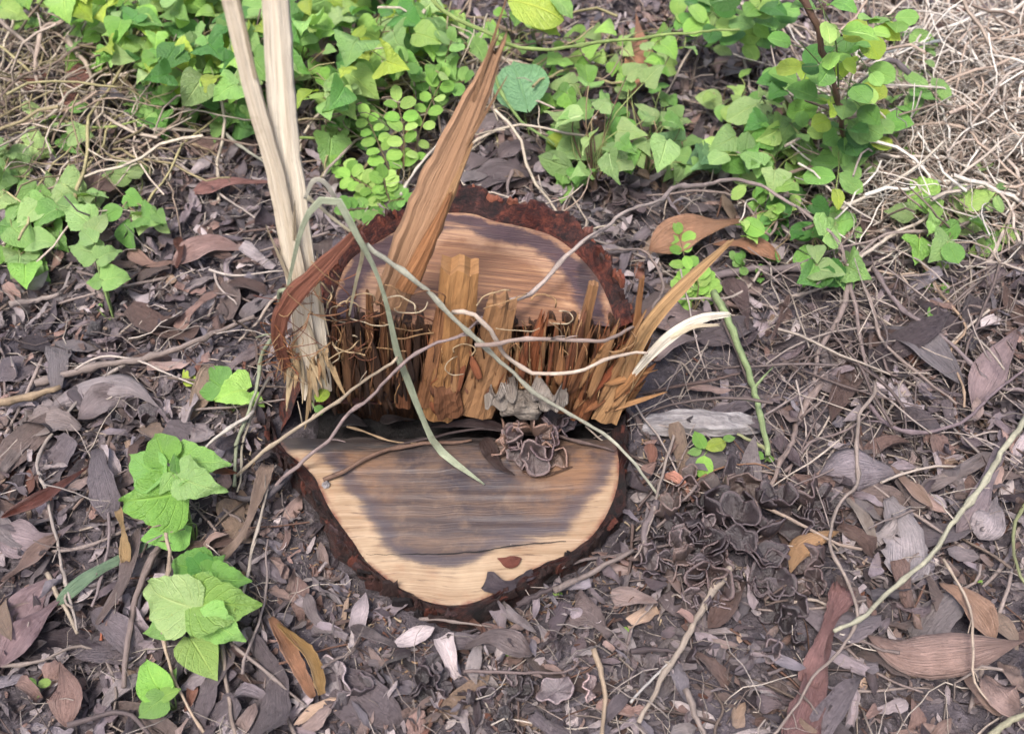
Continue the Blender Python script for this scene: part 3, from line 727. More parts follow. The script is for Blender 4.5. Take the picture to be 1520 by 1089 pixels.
def leaf_geo(kind, nl, nw, rng, curl=0.0, bend=0.0, ruffle=0.0, fold=0.0, width=1.0, cord=0.0, asym=0.0, torn=0.0, twist=0.0):
    V, UV = [], []
    ph = [rng.uniform(0, 6.3) for _ in range(6)]
    for i in range(nl + 1):
        t = i / nl; w = prof(kind, t) * width
        for j in range(nw + 1):
            s = -1 + 2 * j / nw
            ww = w * (1 + asym * s)
            if torn and abs(s) > .9: ww *= 1 - torn * rng.random()
            x = s * ww
            k = curl * (1 + .5 * sin(3 * t + ph[0]))
            if abs(k) > 1e-3: X, Z = sin(k * x) / k, (1 - cos(k * x)) / k
            else: X, Z = x, 0.0
            Z += fold * abs(x) + ruffle * (sin(7 * t + 2.2 * s + ph[1]) * .5 + sin(13 * t * (1 if s > 0 else 1.2) + ph[2 if s > 0 else 3]) * abs(s)) * 0.5
            y = t - cord * abs(s) ** 1.5 * (1 - t) ** 4
            if abs(bend) > 1e-3:
                a = bend * (y - .5); Y2 = sin(a) / bend + .5; B = (1 - cos(a)) / bend
                Y2, Z2 = Y2 - Z * sin(a), B + Z * cos(a)
            else: Y2, Z2 = y, Z
            tw = twist * (t - .5)
            X, Z2 = X * cos(tw) - Z2 * sin(tw), X * sin(tw) + Z2 * cos(tw)
            V.append((X, Y2, Z2)); UV.append(((s + 1) / 2, t))
    m = nw + 1
    Fc = [(i * m + j, i * m + j + 1, (i + 1) * m + j + 1, (i + 1) * m + j) for i in range(nl) for j in range(nw)]
    return V, Fc, UV

# ------------------------------------------------------------------ places in words, for labels
LAND = [((100, 60), 'in the tangle of dry stems by the green climbers'), ((330, 120), 'under the dense green climber'), ((90, 300), 'among the pale weeds beyond the tall splinters'),
        ((290, 330), 'on soil beside the tall pale splinters'), ((230, 470), 'near the long grey brown stick'), ((80, 600), 'by the rotten stub of wood'), ((150, 690), 'above the long green blade leaf'),
        ((90, 820), 'around the long green blade leaf'), ((100, 1000), 'below the long green blade leaf'), ((260, 980), 'under the bright toothed climber'), ((380, 800), 'along the bark of the lower cut'),
        ((430, 1000), 'by the split tan leaf'), ((560, 1000), 'near the lone cup fungus'), ((720, 1000), 'in front of the lower cut'), ((860, 950), 'beside the cut stick at the stump corner'),
        ((760, 230), 'in the hollow behind the upper cut'), ((600, 200), 'under the small round leaved sprigs'), ((930, 220), 'under the arrow leaved weed'), ((1050, 350), 'near the two orange dead leaves'),
        ((1200, 250), 'under the round leaved shrub'), ((1420, 200), 'in the dry grass heap'), ((1400, 360), 'by the seedling at the dry grass edge'), ((1060, 480), 'beside the mossy green stick'), ((1230, 520), 'around the forked dry stems'),
        ((1390, 520), 'near the long dark grey leaf'), ((1040, 650), 'around the grey bark chunk'), ((1300, 690), 'by the broad grey mauve leaf'), ((1450, 720), 'under the long pale green cane'),
        ((1090, 790), 'around the black curled fungus'), ((1330, 850), 'beside the long pale green cane'), ((980, 960), 'along the pale tan stick'), ((1120, 1000), 'below the black curled fungus'), ((1230, 980), 'next to the red brown strip leaf'), ((1420, 970), 'around the big brown leaf')]
def where(p):
    x, y = to_px(p)
    return min(LAND, key=lambda l: (l[0][0] - x) ** 2 + (l[0][1] - y) ** 2)[1]

# ------------------------------------------------------------------ dead leaves seen one by one
def dead_leaf(pts, wpx, color, label, lift=0.018, curl=0.6, kind='long', ruffle=0.12, seed=0, rise=None, name='dead_leaf', cat='dead leaf', mat='dead', group=None, nl=18, nw=6, torn=0.0, Y=None, lifts=None):
    rr = random.Random(seed + 77)
    W = []
    for i, q in enumerate(pts):
        l = lifts[i] if lifts else lift + .010 + (rr.uniform(-.006, .008) if 0 < i < len(pts) - 1 else -0.008)
        W.append(on_ground(q[0], q[1], l))
    C = catmull(W, nl + 1)
    w = wpx * m_per_px(C[nl // 2]) / 2
    c0 = C[nl // 2].copy()
    V, UV = [], []
    ph = [rr.uniform(0, 6.3) for _ in range(6)]; tilt = rr.uniform(-.35, .35)
    L = sum((b - a).length for a, b in zip(C, C[1:]))
    for i, p in enumerate(C):
        t = i / nl
        tan = (C[min(i + 1, nl)] - C[max(0, i - 1)]).normalized()
        s_ = tan.cross(Vector((0, -0.25, 1))).normalized(); n_ = s_.cross(tan).normalized()
        tl = tilt * sin(2.4 * t + ph[4])
        s_, n_ = s_ * cos(tl) + n_ * sin(tl), n_ * cos(tl) - s_ * sin(tl)
        ww = w * prof(kind, t) * (1 + .06 * sin(9 * t + ph[5]))
        for j in range(nw + 1):
            s = -1 + 2 * j / nw
            k = ww
            if torn and abs(s) > .9: k *= 1 - torn * rr.random()
            a = curl * s * (1 + .6 * sin(4 * t + ph[0]))
            x = sin(a) / curl if abs(curl) > 1e-3 else s
            z = (1 - cos(a)) / abs(curl) * (1 if curl > 0 else -1) if abs(curl) > 1e-3 else 0
            z += ruffle * (sin(8 * t + 2.5 * s + ph[1]) * .6 + sin(15 * t + ph[2] + (1.7 if s > 0 else 0)) * abs(s))
            V.append(p + s_ * (x * k) + n_ * (z * k) - c0); UV.append(((s + 1) / 2, t))
    for v, (u, t) in zip(V, UV):                   # keep it out of the soil
        g = gz(v.x + c0.x, v.y + c0.y) + 0.002
        if v.z + c0.z < g and lifts is None: v.z = g - c0.z + 0.003 * abs(u - .5)
    m = nw + 1
    Fc = [(i * m + j, i * m + j + 1, (i + 1) * m + j + 1, (i + 1) * m + j) for i in range(nl) for j in range(nw)]
    o = link(name, mesh(name, V, Fc, UV), M[mat], None, alb(color))
    o.location = c0
    md = o.modifiers.new('thickness', 'SOLIDIFY'); md.thickness = 0.0007
    return tag(o, label, cat, group)
DL = [
    ([(285, 286), (340, 270), (402, 270)], 30, 'b08078', 'pinkish brown dead leaf lying behind the tall pale splinters', .02, .5),
    ([(255, 392), (315, 366), (378, 372)], 34, 'a98880', 'pale mauve dead leaf stretched on soil left of the tall splinters', .018, .7),
    ([(190, 372), (225, 392), (258, 388)], 30, 'ad8a7d', 'short pink tan leaf touching the pale mauve one', .02, .5),
    ([(262, 398), (268, 372), (262, 352)], 22, '6e4438', 'dark red brown curled leaf standing by the pink tan leaf', .03, .9),
    ([(264, 488), (292, 452), (324, 432)], 36, 'bb9689', 'triangular tan pink leaf piece on bare soil', .02, .3, 'blade'),
    ([(325, 560), (352, 536), (392, 514)], 32, '9d8b8b', 'grey mauve leaf resting against the torn stump side', .02, .4),
    ([(72, 606), (130, 572), (190, 572), (238, 606)], 44, 'a89a99', 'large humped grey leaf over the long grey stick end', .03, -.7),
    ([(115, 622), (160, 592), (190, 604)], 36, '8f8080', 'grey leaf lying under the large humped grey leaf', .02, .5),
    ([(4, 700), (30, 660), (66, 622)], 44, '93847f', 'torn grey leaf by the rotten wood stub', .02, .6, 'strip'),
    ([(35, 640), (80, 625), (120, 635)], 36, 'a3938f', 'wide pale grey leaf scrap above the black soil pocket', .02, .5, 'strip'),
    ([(2, 768), (60, 742), (142, 684)], 24, '6d3d33', 'long rolled red brown leaf above the green blade leaf', .03, 1.2),
    ([(0, 790), (60, 805), (112, 775)], 46, 'a08d8f', 'broad pale mauve leaf under the rolled red brown leaf', .02, .4),
    ([(0, 862), (45, 830), (90, 792)], 36, '8a7066', 'brown folded leaf crossing below the pale mauve one', .025, .9),
    ([(3, 955), (42, 895), (88, 845)], 40, 'a58a8c', 'wide mauve leaf at the lower edge of the green blade leaf', .02, .4),
    ([(0, 988), (45, 930), (98, 880)], 38, '9b7f81', 'second mauve leaf lying over the wide mauve one', .028, .5),
    ([(140, 930), (180, 868), (208, 782)], 40, '86746f', 'folded grey brown leaf with a thin pointed tail', .035, .9),
    ([(176, 756), (184, 795), (186, 834)], 18, 'c2a070', 'tan yellow edge of leaf beside the folded grey brown leaf', .04, .7, 'strip'),
    ([(98, 1078), (102, 1025), (88, 980)], 38, '9a7a70', 'fan shaped brown leaf hanging below the green blade leaf', .022, .6),
    ([(330, 826), (362, 788), (398, 690)], 26, 'a88f7f', 'tan torn leaf strip along the stump bark', .035, .7, 'strip'),
    ([(402, 916), (436, 975), (466, 1034)], 20, 'a9795a', 'orange tan split leaf prong nearest the stump', .03, .8, 'strip'),
    ([(412, 925), (462, 975), (478, 1030)], 16, 'b08a55', 'yellowish split leaf prong beside the orange tan one', .035, .8, 'strip'),
    ([(1172, 852), (1190, 808), (1246, 788)], 34, 'c69a6e', 'orange tan curled leaf arching beside the black fungus', .045, -.9),
    ([(1180, 1110), (1206, 1025), (1236, 930)], 44, '8a6562', 'lower red brown strip leaf at the picture bottom', .02, .5, 'strip'),
    ([(1200, 1015), (1224, 938), (1254, 872)], 46, '9a716c', 'upper red brown strip leaf with torn end', .028, .5, 'strip'),
    ([(1288, 942), (1345, 972), (1430, 968), (1524, 950)], 48, 'a5877c', 'big pointed brown leaf lying flat over others', .04, -.4),
    ([(1394, 864), (1440, 892), (1476, 950)], 54, 'ae8a74', 'tan brown leaf rising behind the big pointed leaf', .045, .7),
    ([(1432, 1000), (1458, 1035), (1486, 1062)], 30, 'b59789', 'narrow tan leaf under the big pointed leaf', .02, .5),
    ([(1462, 1000), (1490, 1035), (1516, 1050)], 44, 'ab8e84', 'wide tan mauve leaf under the big pointed leaf', .022, .4),
    ([(1490, 985), (1510, 1010), (1530, 1030)], 46, 'b79c90', 'pale leaf at the frame edge under the big pointed leaf', .018, .4),
    ([(1216, 704), (1270, 688), (1334, 702)], 54, '93868a', 'broad grey mauve leaf with ribbed surface', .03, -.5),
    ([(1322, 690), (1352, 722), (1384, 752)], 28, 'a98c7c', 'tan rolled leaf at the end of the broad grey leaf', .03, 1.0),
    ([(1318, 738), (1342, 795), (1342, 860)], 50, 'b0a5a6', 'pale grey ragged leaf beside the green cane', .02, .3, 'strip'),
    ([(1364, 728), (1420, 702), (1474, 672)], 44, '998a87', 'grey brown leaf under the green cane', .025, .5),
    ([(1420, 790), (1454, 740), (1492, 648)], 52, 'a29093', 'long mauve leaf crossing behind the green cane', .025, .5),
    ([(1454, 800), (1470, 770), (1480, 735)], 44, 'b3a6a8', 'fan of pale grey leaf ribs near the frame edge', .02, .4),
    ([(1240, 724), (1276, 760), (1302, 812)], 18, 'b0a095', 'thin pale strip leaf below the broad grey leaf', .025, .8),
    ([(1304, 484), (1366, 512), (1432, 572)], 40, '7b7275', 'long dark grey leaf under the crossing stems', .025, .6),
    ([(1444, 604), (1474, 542), (1522, 478)], 38, '9f8888', 'mauve tan leaf behind the crossing stems', .025, .5),
    ([(964, 372), (1030, 340), (1116, 326)], 48, 'b98a6a', 'larger orange dead leaf with dark specks', .04, .4),
    ([(1058, 362), (1112, 362), (1158, 386)], 34, 'b58365', 'smaller orange dead leaf under the larger one', .03, .4),
    ([(936, 140), (950, 80), (944, 18)], 34, 'c08a68', 'upright orange dead leaf behind the arrow leaved weed', .05, .5),
    ([(962, 470), (1010, 474), (1056, 462)], 42, '957f7b', 'mauve tan leaf behind the pale torn strip', .02, .5),
    ([(972, 536), (1000, 506), (1042, 502)], 28, 'a38f8c', 'pale pointed leaf under the pale torn strip', .022, .7),
    ([(1080, 412), (1104, 460), (1112, 496)], 32, '6d5856', 'dark brown leaf beside the mossy stick top', .02, .6),
    ([(1144, 506), (1160, 470), (1172, 436)], 14, '7a625c', 'narrow rolled brown leaf standing by the mossy stick', .03, 1.2),
    ([(98, 156), (116, 118), (140, 108)], 46, '9a6a5c', 'red brown leaf blade caught in the dry stems', .06, .6, 'strip'),
    ([(44, 138), (56, 112), (64, 92)], 30, '8e5a4c', 'smaller red brown leaf deep in the dry stems', .05, .6),
    ([(432, 128), (470, 84), (524, 26)], 50, '9b8173', 'large brown mauve leaf behind the tall pale splinters', .07, .5),
    ([(140, 138), (170, 140), (206, 156)], 26, '8a8285', 'grey leaf beside the red brown leaf blade', .05, .6),
    ([(255, 664), (285, 652), (312, 636)], 30, 'b5a5a4', 'pale mauve leaf scrap above the rusty leaf', .02, .3, 'strip'),
    ([(240, 645), (285, 668), (320, 695), (352, 702)], 24, '8a5238', 'rusty orange curved leaf over the bright climber', .06, .8),
    ([(660, 262), (705, 238), (748, 246)], 34, '857677', 'grey brown leaf in the hollow behind the brown splinter', .02, .7),
    ([(690, 292), (730, 262), (790, 258)], 36, '716466', 'dark mauve leaf closest behind the upper cut', .02, .7),
    ([(740, 235), (775, 215), (800, 225)], 34, '7f7071', 'curled mauve leaf beside the green vine in the hollow', .03, 1.0),
    ([(690, 205), (725, 190), (765, 200)], 34, '8b7d7e', 'grey leaf higher in the hollow behind the splinter tip', .02, .8),
    ([(1210, 560), (1240, 578), (1290, 566)], 30, '8d7d7b', 'grey brown scrap beside the curvy vine', .02, .6, 'strip'),
    ([(985, 880), (1000, 905), (1030, 900)], 40, '80706f', 'mauve grey leaf scrap under the pale tan stick', .02, .7, 'strip'),
    ([(850, 905), (880, 915), (905, 945)], 42, '83716e', 'broad brown scrap in front of the cut stick', .02, .5, 'strip'),
    ([(690, 960), (735, 945), (790, 972)], 40, '8a7a78', 'mauve grey leaf in front of the lower cut', .02, .5),
    ([(590, 960), (560, 945), (520, 930)], 30, '7f7272', 'dark grey leaf under the stump front corner', .02, .6),
    ([(455, 880), (470, 920), (520, 948)], 30, '9c8d8c', 'pale scrap below the stump front corner', .02, .5),
]
NEXT = []
for i, d in enumerate(DL):
    p, w, c, lab, lift, curl = d[:6]
    dead_leaf(p, w, c, lab, lift, curl, d[6] if len(d) > 6 else 'long', seed=i, torn=.25 if len(d) > 6 and d[6] == 'strip' else .06)
# the fresh green blade leaf, leaves on the stump itself
dead_leaf([(82, 898), (130, 856), (182, 828), (238, 798)], 36, '8aa582', 'long fresh grey green blade leaf on the litter', .03, .4, seed=90, name='green_blade_leaf', cat='leaf', ruffle=.05)
def leaf_at_z(pts, w, color, label, zs, seed, curl=.6, kind='long'):
    W = [at_z(x, y, z) for (x, y), z in zip(pts, zs)]
    lf = [p.z - gz(p.x, p.y) for p in W]
    o = dead_leaf([to_px((p.x, p.y, p.z)) for p in W], w, color, label, curl=curl, kind=kind, seed=seed, lifts=lf)
    return o
leaf_at_z([(455, 602), (520, 588), (602, 594)], 26, '8f5648', 'red brown leaf lying in the notch under the pale splinters', (.062, .066, .060), 91)
leaf_at_z([(718, 650), (738, 688), (764, 704)], 26, '4e3a35', 'dark brown leaf beside the fungus on the lower cut', (.072, .070, .066), 92)
leaf_at_z([(640, 634), (705, 628), (772, 644)], 12, '51403f', 'narrow dark leaf strip in the notch groove', (.066, .072, .064), 93)
leaf_at_z([(738, 828), (756, 834), (774, 828)], 14, '9a5a48', 'small reddish flake on the pale edge of the lower cut', (.0635, .0645, .0635), 94, .2)
leaf_at_z([(775, 700), (810, 704), (850, 692)], 9, '7d5c48', 'thin curled brown sliver in front of the fungus on the lower cut', (.064, .067, .064), 95, 1.0)
leaf_at_z([(720, 862), (752, 870), (792, 850)], 26, '5d5055', 'wrinkled dark scrap stuck on the front rim of the lower cut', (.064, .066, .062), 96, .6, 'strip')

# ------------------------------------------------------------------ scattered litter
def xform(T, K, loc, head, tilt, roll, sc):
    """T (n,3) template, K instances -> (K,n,3)."""
    ch, sh, ct, st, cr, sr = np.cos(head), np.sin(head), np.cos(tilt), np.sin(tilt), np.cos(roll), np.sin(roll)
    Z = np.zeros(K); O = np.ones(K)
    Rz = np.stack([np.stack([ch, -sh, Z], -1), np.stack([sh, ch, Z], -1), np.stack([Z, Z, O], -1)], 1)
    Rx = np.stack([np.stack([O, Z, Z], -1), np.stack([Z, ct, -st], -1), np.stack([Z, st, ct], -1)], 1)
    Ry = np.stack([np.stack([cr, Z, sr], -1), np.stack([Z, O, Z], -1), np.stack([-sr, Z, cr], -1)], 1)
    A = Rz @ Rx @ Ry
    S = sc if getattr(sc, 'ndim', 1) == 2 else np.repeat(sc[:, None], 3, 1)
    return np.einsum('kij,knj->kni', A, T[None] * S[:, None, :]) + loc[:, None, :]
def keep_mask(x, y, margin=0.012):
    """outside the stump"""
    P = np.column_stack([x, y])
    body = np.concatenate([LO, UO[::-1]])
    c = body.mean(0); big = c + (body - c) * (1 + margin / 0.25)
    m = ~in_poly(P, big)
    return m & ~((y < 0.98) & (x > UO[0, 0] - .09) & (x < UO[-1, 0] + .01) & (y > .86))
LCOL = ['8f8286', '9b8e90', '7c6f72', '6a5d60', 'a89b9b', '86746f', '947c74', '5a4e51', '4a4044', 'b7aaa8', '7b625a', '9d8078', '7d757b', '6f656b', '8a5f50', 'b59a86']
LW = np.array([11, 12, 8, 7, 11, 7, 6, 7, 7, 7, 4, 6, 9, 6, 1.5, 2.5]); LW = LW / LW.sum()
LC = np.array([alb(c) for c in LCOL])
HOLES = [tuple(on_ground(a, b))[:2] + (r,) for a, b, r in ((1120, 800, .085), (1040, 795, .05), (1010, 632, .05), (1080, 632, .05), (502, 1008, .03), (1045, 690, .035), (826, 1034, .02), (870, 1028, .018), (1200, 765, .03), (1220, 940, .03), (1218, 1000, .03), (1400, 962, .05), (1460, 958, .05), (1205, 810, .035), (440, 975, .035), (985, 835, .025), (54, 1020, .02))]
def spots(n, x0=-1.35, x1=1.35, y0=.30, y1=2.45):
    x = NR.uniform(x0, x1, n); y = NR.uniform(y0, y1, n)
    bare = np.exp(-(((x - .21) / .09) ** 2 + ((y - 1.03) / .07) ** 2)) + .7 * np.exp(-(((x + .36) / .1) ** 2 + ((y - 1.12) / .08) ** 2))
    dens = np.clip(0.45 + 1.1 * (fbm(x * 3.1, y * 3.1, 40, 3) - .25) - .7 * bare, .08, 1)
    for (hx, hy, hr) in HOLES: dens = dens * (1 - .85 * np.exp(-(((x - hx) / hr) ** 2 + ((y - hy) / hr) ** 2) ** 2))
    k = keep_mask(x, y) & (NR.rand(n) < dens)
    return x[k], y[k]
def scatter_leaves(name, n, size, nl, nw, kinds, curls, widths, nt, label, lift=.004, seed=0, tiltamp=.35, torn=.35):
    rr = random.Random(seed); Vs, Fs, UVs, Cs, base = [], [], [], [], 0
    for q in range(nt):
        V, Fc, UV = leaf_geo(rr.choice(kinds), nl, nw, rr, rr.uniform(*curls) * rr.choice([1, 1, 1, -1]), rr.uniform(-2.2, 2.2), rr.uniform(.02, .10), rr.uniform(-.3, .3), rr.uniform(*widths), asym=rr.uniform(-.3, .3), torn=torn, twist=rr.uniform(-1.2, 1.2))
        T = np.array(V); T[:, 1] -= .5; T[:, 2] -= T[:, 2].min() * .7
        x, y = spots(n // nt); K = len(x)
        sc = size[0] + (size[1] - size[0]) * NR.rand(K) ** 1.8
        z = ground_np(x, y) + lift * NR.rand(K) ** 1.5 * 2.0 - .001
        P = xform(T, K, np.column_stack([x, y, z]), NR.uniform(0, 6.28, K), NR.normal(0, tiltamp, K), NR.normal(0, tiltamp, K), sc)
        zg = ground_np(P[..., 0], P[..., 1])
        P[..., 2] = np.maximum(P[..., 2], zg + .0006 + .002 * NR.rand(K)[:, None])
        n1 = T.shape[0]; f = np.array(Fc)
        Vs.append(P.reshape(-1, 3)); Fs.append((f[None] + (np.arange(K) * n1)[:, None, None] + base).reshape(-1, 4)); base += K * n1
        UVs.append(np.tile(np.array(UV), (K, 1)))
        c = LC[NR.choice(len(LC), K, p=LW)] * NR.uniform(.8, 2.6, (K, 1)); c[:, 3] = 1
        Cs.append(np.repeat(c, n1, 0))
    me = bpy.data.meshes.new(name); V = np.concatenate(Vs); Fa = np.concatenate(Fs)
    fast_mesh(me, V, Fa, np.concatenate(UVs), np.concatenate(Cs))
    o = link(name, me, M['litter']); tag(o, label, None, None, 'stuff'); return o
def fast_mesh(me, V, Fa, UV, Cc):
    nf, k = Fa.shape
    me.vertices.add(len(V)); me.vertices.foreach_set('co', V.astype(np.float32).ravel())
    me.loops.add(nf * k); me.loops.foreach_set('vertex_index', Fa.astype(np.int32).ravel())
    me.polygons.add(nf); me.polygons.foreach_set('loop_start', np.arange(0, nf * k, k, dtype=np.int32)); me.polygons.foreach_set('loop_total', np.full(nf, k, np.int32))
    me.polygons.foreach_set('use_smooth', [True] * nf)
    l = me.uv_layers.new(name='UVMap'); l.data.foreach_set('uv', UV[Fa.ravel()].astype(np.float32).ravel())
    a = me.color_attributes.new('col', 'FLOAT_COLOR', 'POINT'); a.data.foreach_set('color', Cc.astype(np.float32).ravel())
    me.update(calc_edges=True); me.validate()
scatter_leaves('leaf_litter', 26000, (.015, .064), 7, 4, ['long', 'strip', 'blade', 'long'], (2, 10), (.10, .36), 40, 'grey and brown scraps of dead leaves covering the soil', .013, 1, .5)
scatter_leaves('leaf_crumbs', 70000, (.005, .020), 3, 2, ['strip', 'long', 'blade'], (1, 6), (.15, .5), 24, 'fine crumbled leaf bits between the larger scraps', .004, 2, .5)
def scatter_twigs(name, n, length, rad, seg, sides, colors, label, region=None, seed=0, lift=.012, wig=.25, tilt=.12, dens=None, mat='twigs', nt=14):
    rr = random.Random(seed); Vs, Fs, UVs, Cs, base = [], [], [], [], 0
    CC = np.array([alb(c) for c in colors])
    for q in range(nt):
        pts = [Vector((0, -.5, 0))]; a = 0; 
        for i in range(seg):
            a += rr.uniform(-wig, wig); pts.append(pts[-1] + Vector((sin(a), cos(a), rr.uniform(-.5, .5) * wig)) / seg)
        ratio = rr.uniform(*rad)
        V, Fc, UV = tube_geo(pts, [ratio * (1 - .5 * i / seg) for i in range(seg + 1)], sides, q, .15, cap=False)
        T = np.array([tuple(v) for v in V]); T -= T.mean(0)
        if region is None: x, y = spots(n // nt)
        else:
            x, y = region(n // nt)
        K = len(x); sc = length[0] + (length[1] - length[0]) * NR.rand(K) ** 2
        z = ground_np(x, y) + lift * NR.rand(K)
        if dens is not None: z = z + dens(x, y) * NR.rand(K)
        P = xform(T, K, np.column_stack([x, y, z]), NR.uniform(0, 6.28, K), NR.normal(0, tilt, K), NR.uniform(-3, 3, K), sc)
        P[..., 2] = np.maximum(P[..., 2], ground_np(P[..., 0], P[..., 1]) + .001)
        n1 = T.shape[0]; f = np.array(Fc)
        Vs.append(P.reshape(-1, 3)); Fs.append((f[None] + (np.arange(K) * n1)[:, None, None] + base).reshape(-1, 4)); base += K * n1
        UVs.append(np.tile(np.array(UV), (K, 1)))
        c = CC[NR.randint(0, len(CC), K)] * NR.uniform(.75, 1.2, (K, 1)); c[:, 3] = 1
        Cs.append(np.repeat(c, n1, 0))
    me = bpy.data.meshes.new(name); fast_mesh(me, np.concatenate(Vs), np.concatenate(Fs), np.concatenate(UVs), np.concatenate(Cs))
    return tag(link(name, me, M[mat]), label, None, None, 'stuff')
scatter_twigs('twig_litter', 8500, (.015, .12), (.012, .03), 5, 3, ['8b7b76', 'a3938c', '6b5852', '574945', 'b9a99c', '7a5a4c'], 'fine broken twigs and stalks in the litter', seed=3)
scatter_twigs('rootlets', 6500, (.05, .20), (.004, .009), 9, 3, ['b5a8a0', 'cbbdb2', '8a7a74', 'd8cabc', 'a5968e'], 'thin curling rootlets and threads on the soil', seed=4, wig=.7, lift=.025)
# dry grass heap, top right of the photo, and the dry tangle by the climbers
def heap(cx, cy, sx, sy):
    def f(n):
        x = NR.normal(cx, sx, n); y = NR.normal(cy, sy, n)
        return x, y
    return f
hp = [on_ground(1440, 200), on_ground(1480, 60), on_ground(1350, 250)]
scatter_twigs('dry_grass', 2300, (.12, .42), (.004, .010), 12, 4, ['e2d6ca', 'f4eadf', 'd0bfb2', 'b5a394', 'dccdbf', 'fff6ea', '9a877a', 'c9b3a2'], 'heap of matted dry grass stems', region=lambda n: tuple(np.concatenate(z) for z in zip(heap(hp[0].x + .05, hp[0].y, .15, .13)(n // 2), heap(hp[1].x + .08, hp[1].y + .05, .22, .16)(n // 4), heap(hp[2].x, hp[2].y, .09, .12)(n // 4))), seed=5, lift=.06, wig=.48, tilt=.22,
              dens=lambda x, y: .06 * np.exp(-(((x - hp[0].x - .1) / .2) ** 2 + ((y - hp[0].y - .05) / .2) ** 2)), nt=20)
hq = [on_ground(60, 120), on_ground(230, 150), on_ground(80, 210), on_ground(640, 170)]
scatter_twigs('dry_stems', 750, (.12, .40), (.005, .010), 10, 4, ['d0bfae', 'b09a88', 'dccdb8', 'a09270', 'b8ad80', '8a776a'], 'tangle of dry stems under the green climbers', region=lambda n: tuple(np.concatenate(z) for z in zip(*[heap(h.x, h.y, .16, .10)(n // 4) for h in hq])), seed=6, lift=.08, wig=.5, tilt=.22)
ht = [on_ground(1300, 500), on_ground(1420, 470), on_ground(1200, 600)]
scatter_twigs('twig_tangle', 420, (.07, .30), (.005, .010), 8, 4, ['9c8d88', 'b5a69e', '857673', 'c4b5a8', '7a6a66'], 'tangle of thin dry twigs round the forked stems', region=lambda n: tuple(np.concatenate(z) for z in zip(*[heap(h.x, h.y, .13, .09)(n // 3) for h in ht])), seed=8, lift=.035, wig=.2, tilt=.12)
# saw dust and wood crumbs round the stump
def ringspots(n):
    k = NR.randint(0, NO, n); t = np.abs(NR.normal(0, .035, n)) + .012
    d = LO[k] - np.array(STUMP); d /= np.linalg.norm(d, axis=1)[:, None]
    p = LO[k] + d * t[:, None]
    return p[:, 0], p[:, 1]
scatter_twigs('wood_crumbs', 650, (.003, .011), (.10, .24), 2, 4, ['bb9a78', '957060', 'd3bd9e', '7a5444', '6a4a40', 'a88a6e'], 'wood chips and saw dust scattered round the stump', region=ringspots, seed=7, lift=.010, tilt=.5)
# ------------------------------------------------------------------ individually visible twigs and vines
def path_pts(pts, lift):
    out = []
    for i, q in enumerate(pts):
        l = q[2] if len(q) > 2 else lift
        out.append(on_ground(q[0], q[1], l))
    return out
def twig(pts, wpx, color, label, lift=.02, name='twig', cat='twig', group=None, taper=.6, rough=.12, seed=0, n=None, sides=7, knots=True, world=False):
    W = [Vector(p) for p in pts] if world else path_pts(pts, lift)
    Ls = sum((b - a).length for a, b in zip(W, W[1:]))
    n = n or int(min(60, max(10, Ls / .012)))
    C = catmull(W, n); rr = random.Random(seed + len(label))
    r = wpx * m_per_px(C[n // 2]) / 2 * .82
    jit = r * .6
    wa, wb = rr.uniform(0, 9), rr.uniform(0, 9); wl = min(.006, Ls * .02) * (.35 if ('cane' in label or 'stick' in label or 'straight' in label) else 1)
    for i in range(1, n - 1):
        s_ = Ls * i / n; C[i] = C[i] + Vector((float(vn(s_ * 22 + wa, 1, 3)) - .5, float(vn(s_ * 22 + wb, 2, 4)) - .5, (float(vn(s_ * 22 + wa, 7, 5)) - .5) * .5)) * wl * 2
    rad = []
    for i in range(n):
        t = i / (n - 1); k = 1 - (1 - taper) * t
        if knots and rr.random() < .10: k *= rr.uniform(1.2, 1.6)
        rad.append(max(.0006, r * k * rr.uniform(.93, 1.07)))
        C[i] = C[i] + Vector((rr.uniform(-1, 1), rr.uniform(-1, 1), rr.uniform(-.6, .6))) * jit * (0 if i in (0, n - 1) else 1) * .5
    c0 = C[n // 2].copy()
    pl_ = Pile(); V, Fc, UV = tube_geo([p - c0 for p in C], rad, sides, seed, rough); pl_.add(V, Fc, UV)
    if Ls > .2 and 'cane' not in label and 'smooth' not in label:        # side shoots
        for _ in range(rr.choice([1, 2, 2, 3])):
            k = rr.randrange(3, n - 3); tn = (C[k + 1] - C[k]).normalized()
            d = (tn * rr.uniform(.3, 1) + Vector((rr.uniform(-1, 1), rr.uniform(-1, 1), rr.uniform(-.1, .6)))).normalized() * rr.uniform(.008, .045)
            V, Fc, UV = tube_geo([C[k] - c0, C[k] - c0 + d * .5 + Vector((0, 0, .002)), C[k] - c0 + d], [rad[k] * .55, rad[k] * .4, .0005], 5, k, .1); pl_.add(V, Fc, UV)
    V, Fc, UV = pl_.V, pl_.F, pl_.UV
    o = link(name, mesh(name, V, Fc, UV), M['twig'], None, alb(color)); o.location = c0
    return tag(o, label, cat, group)
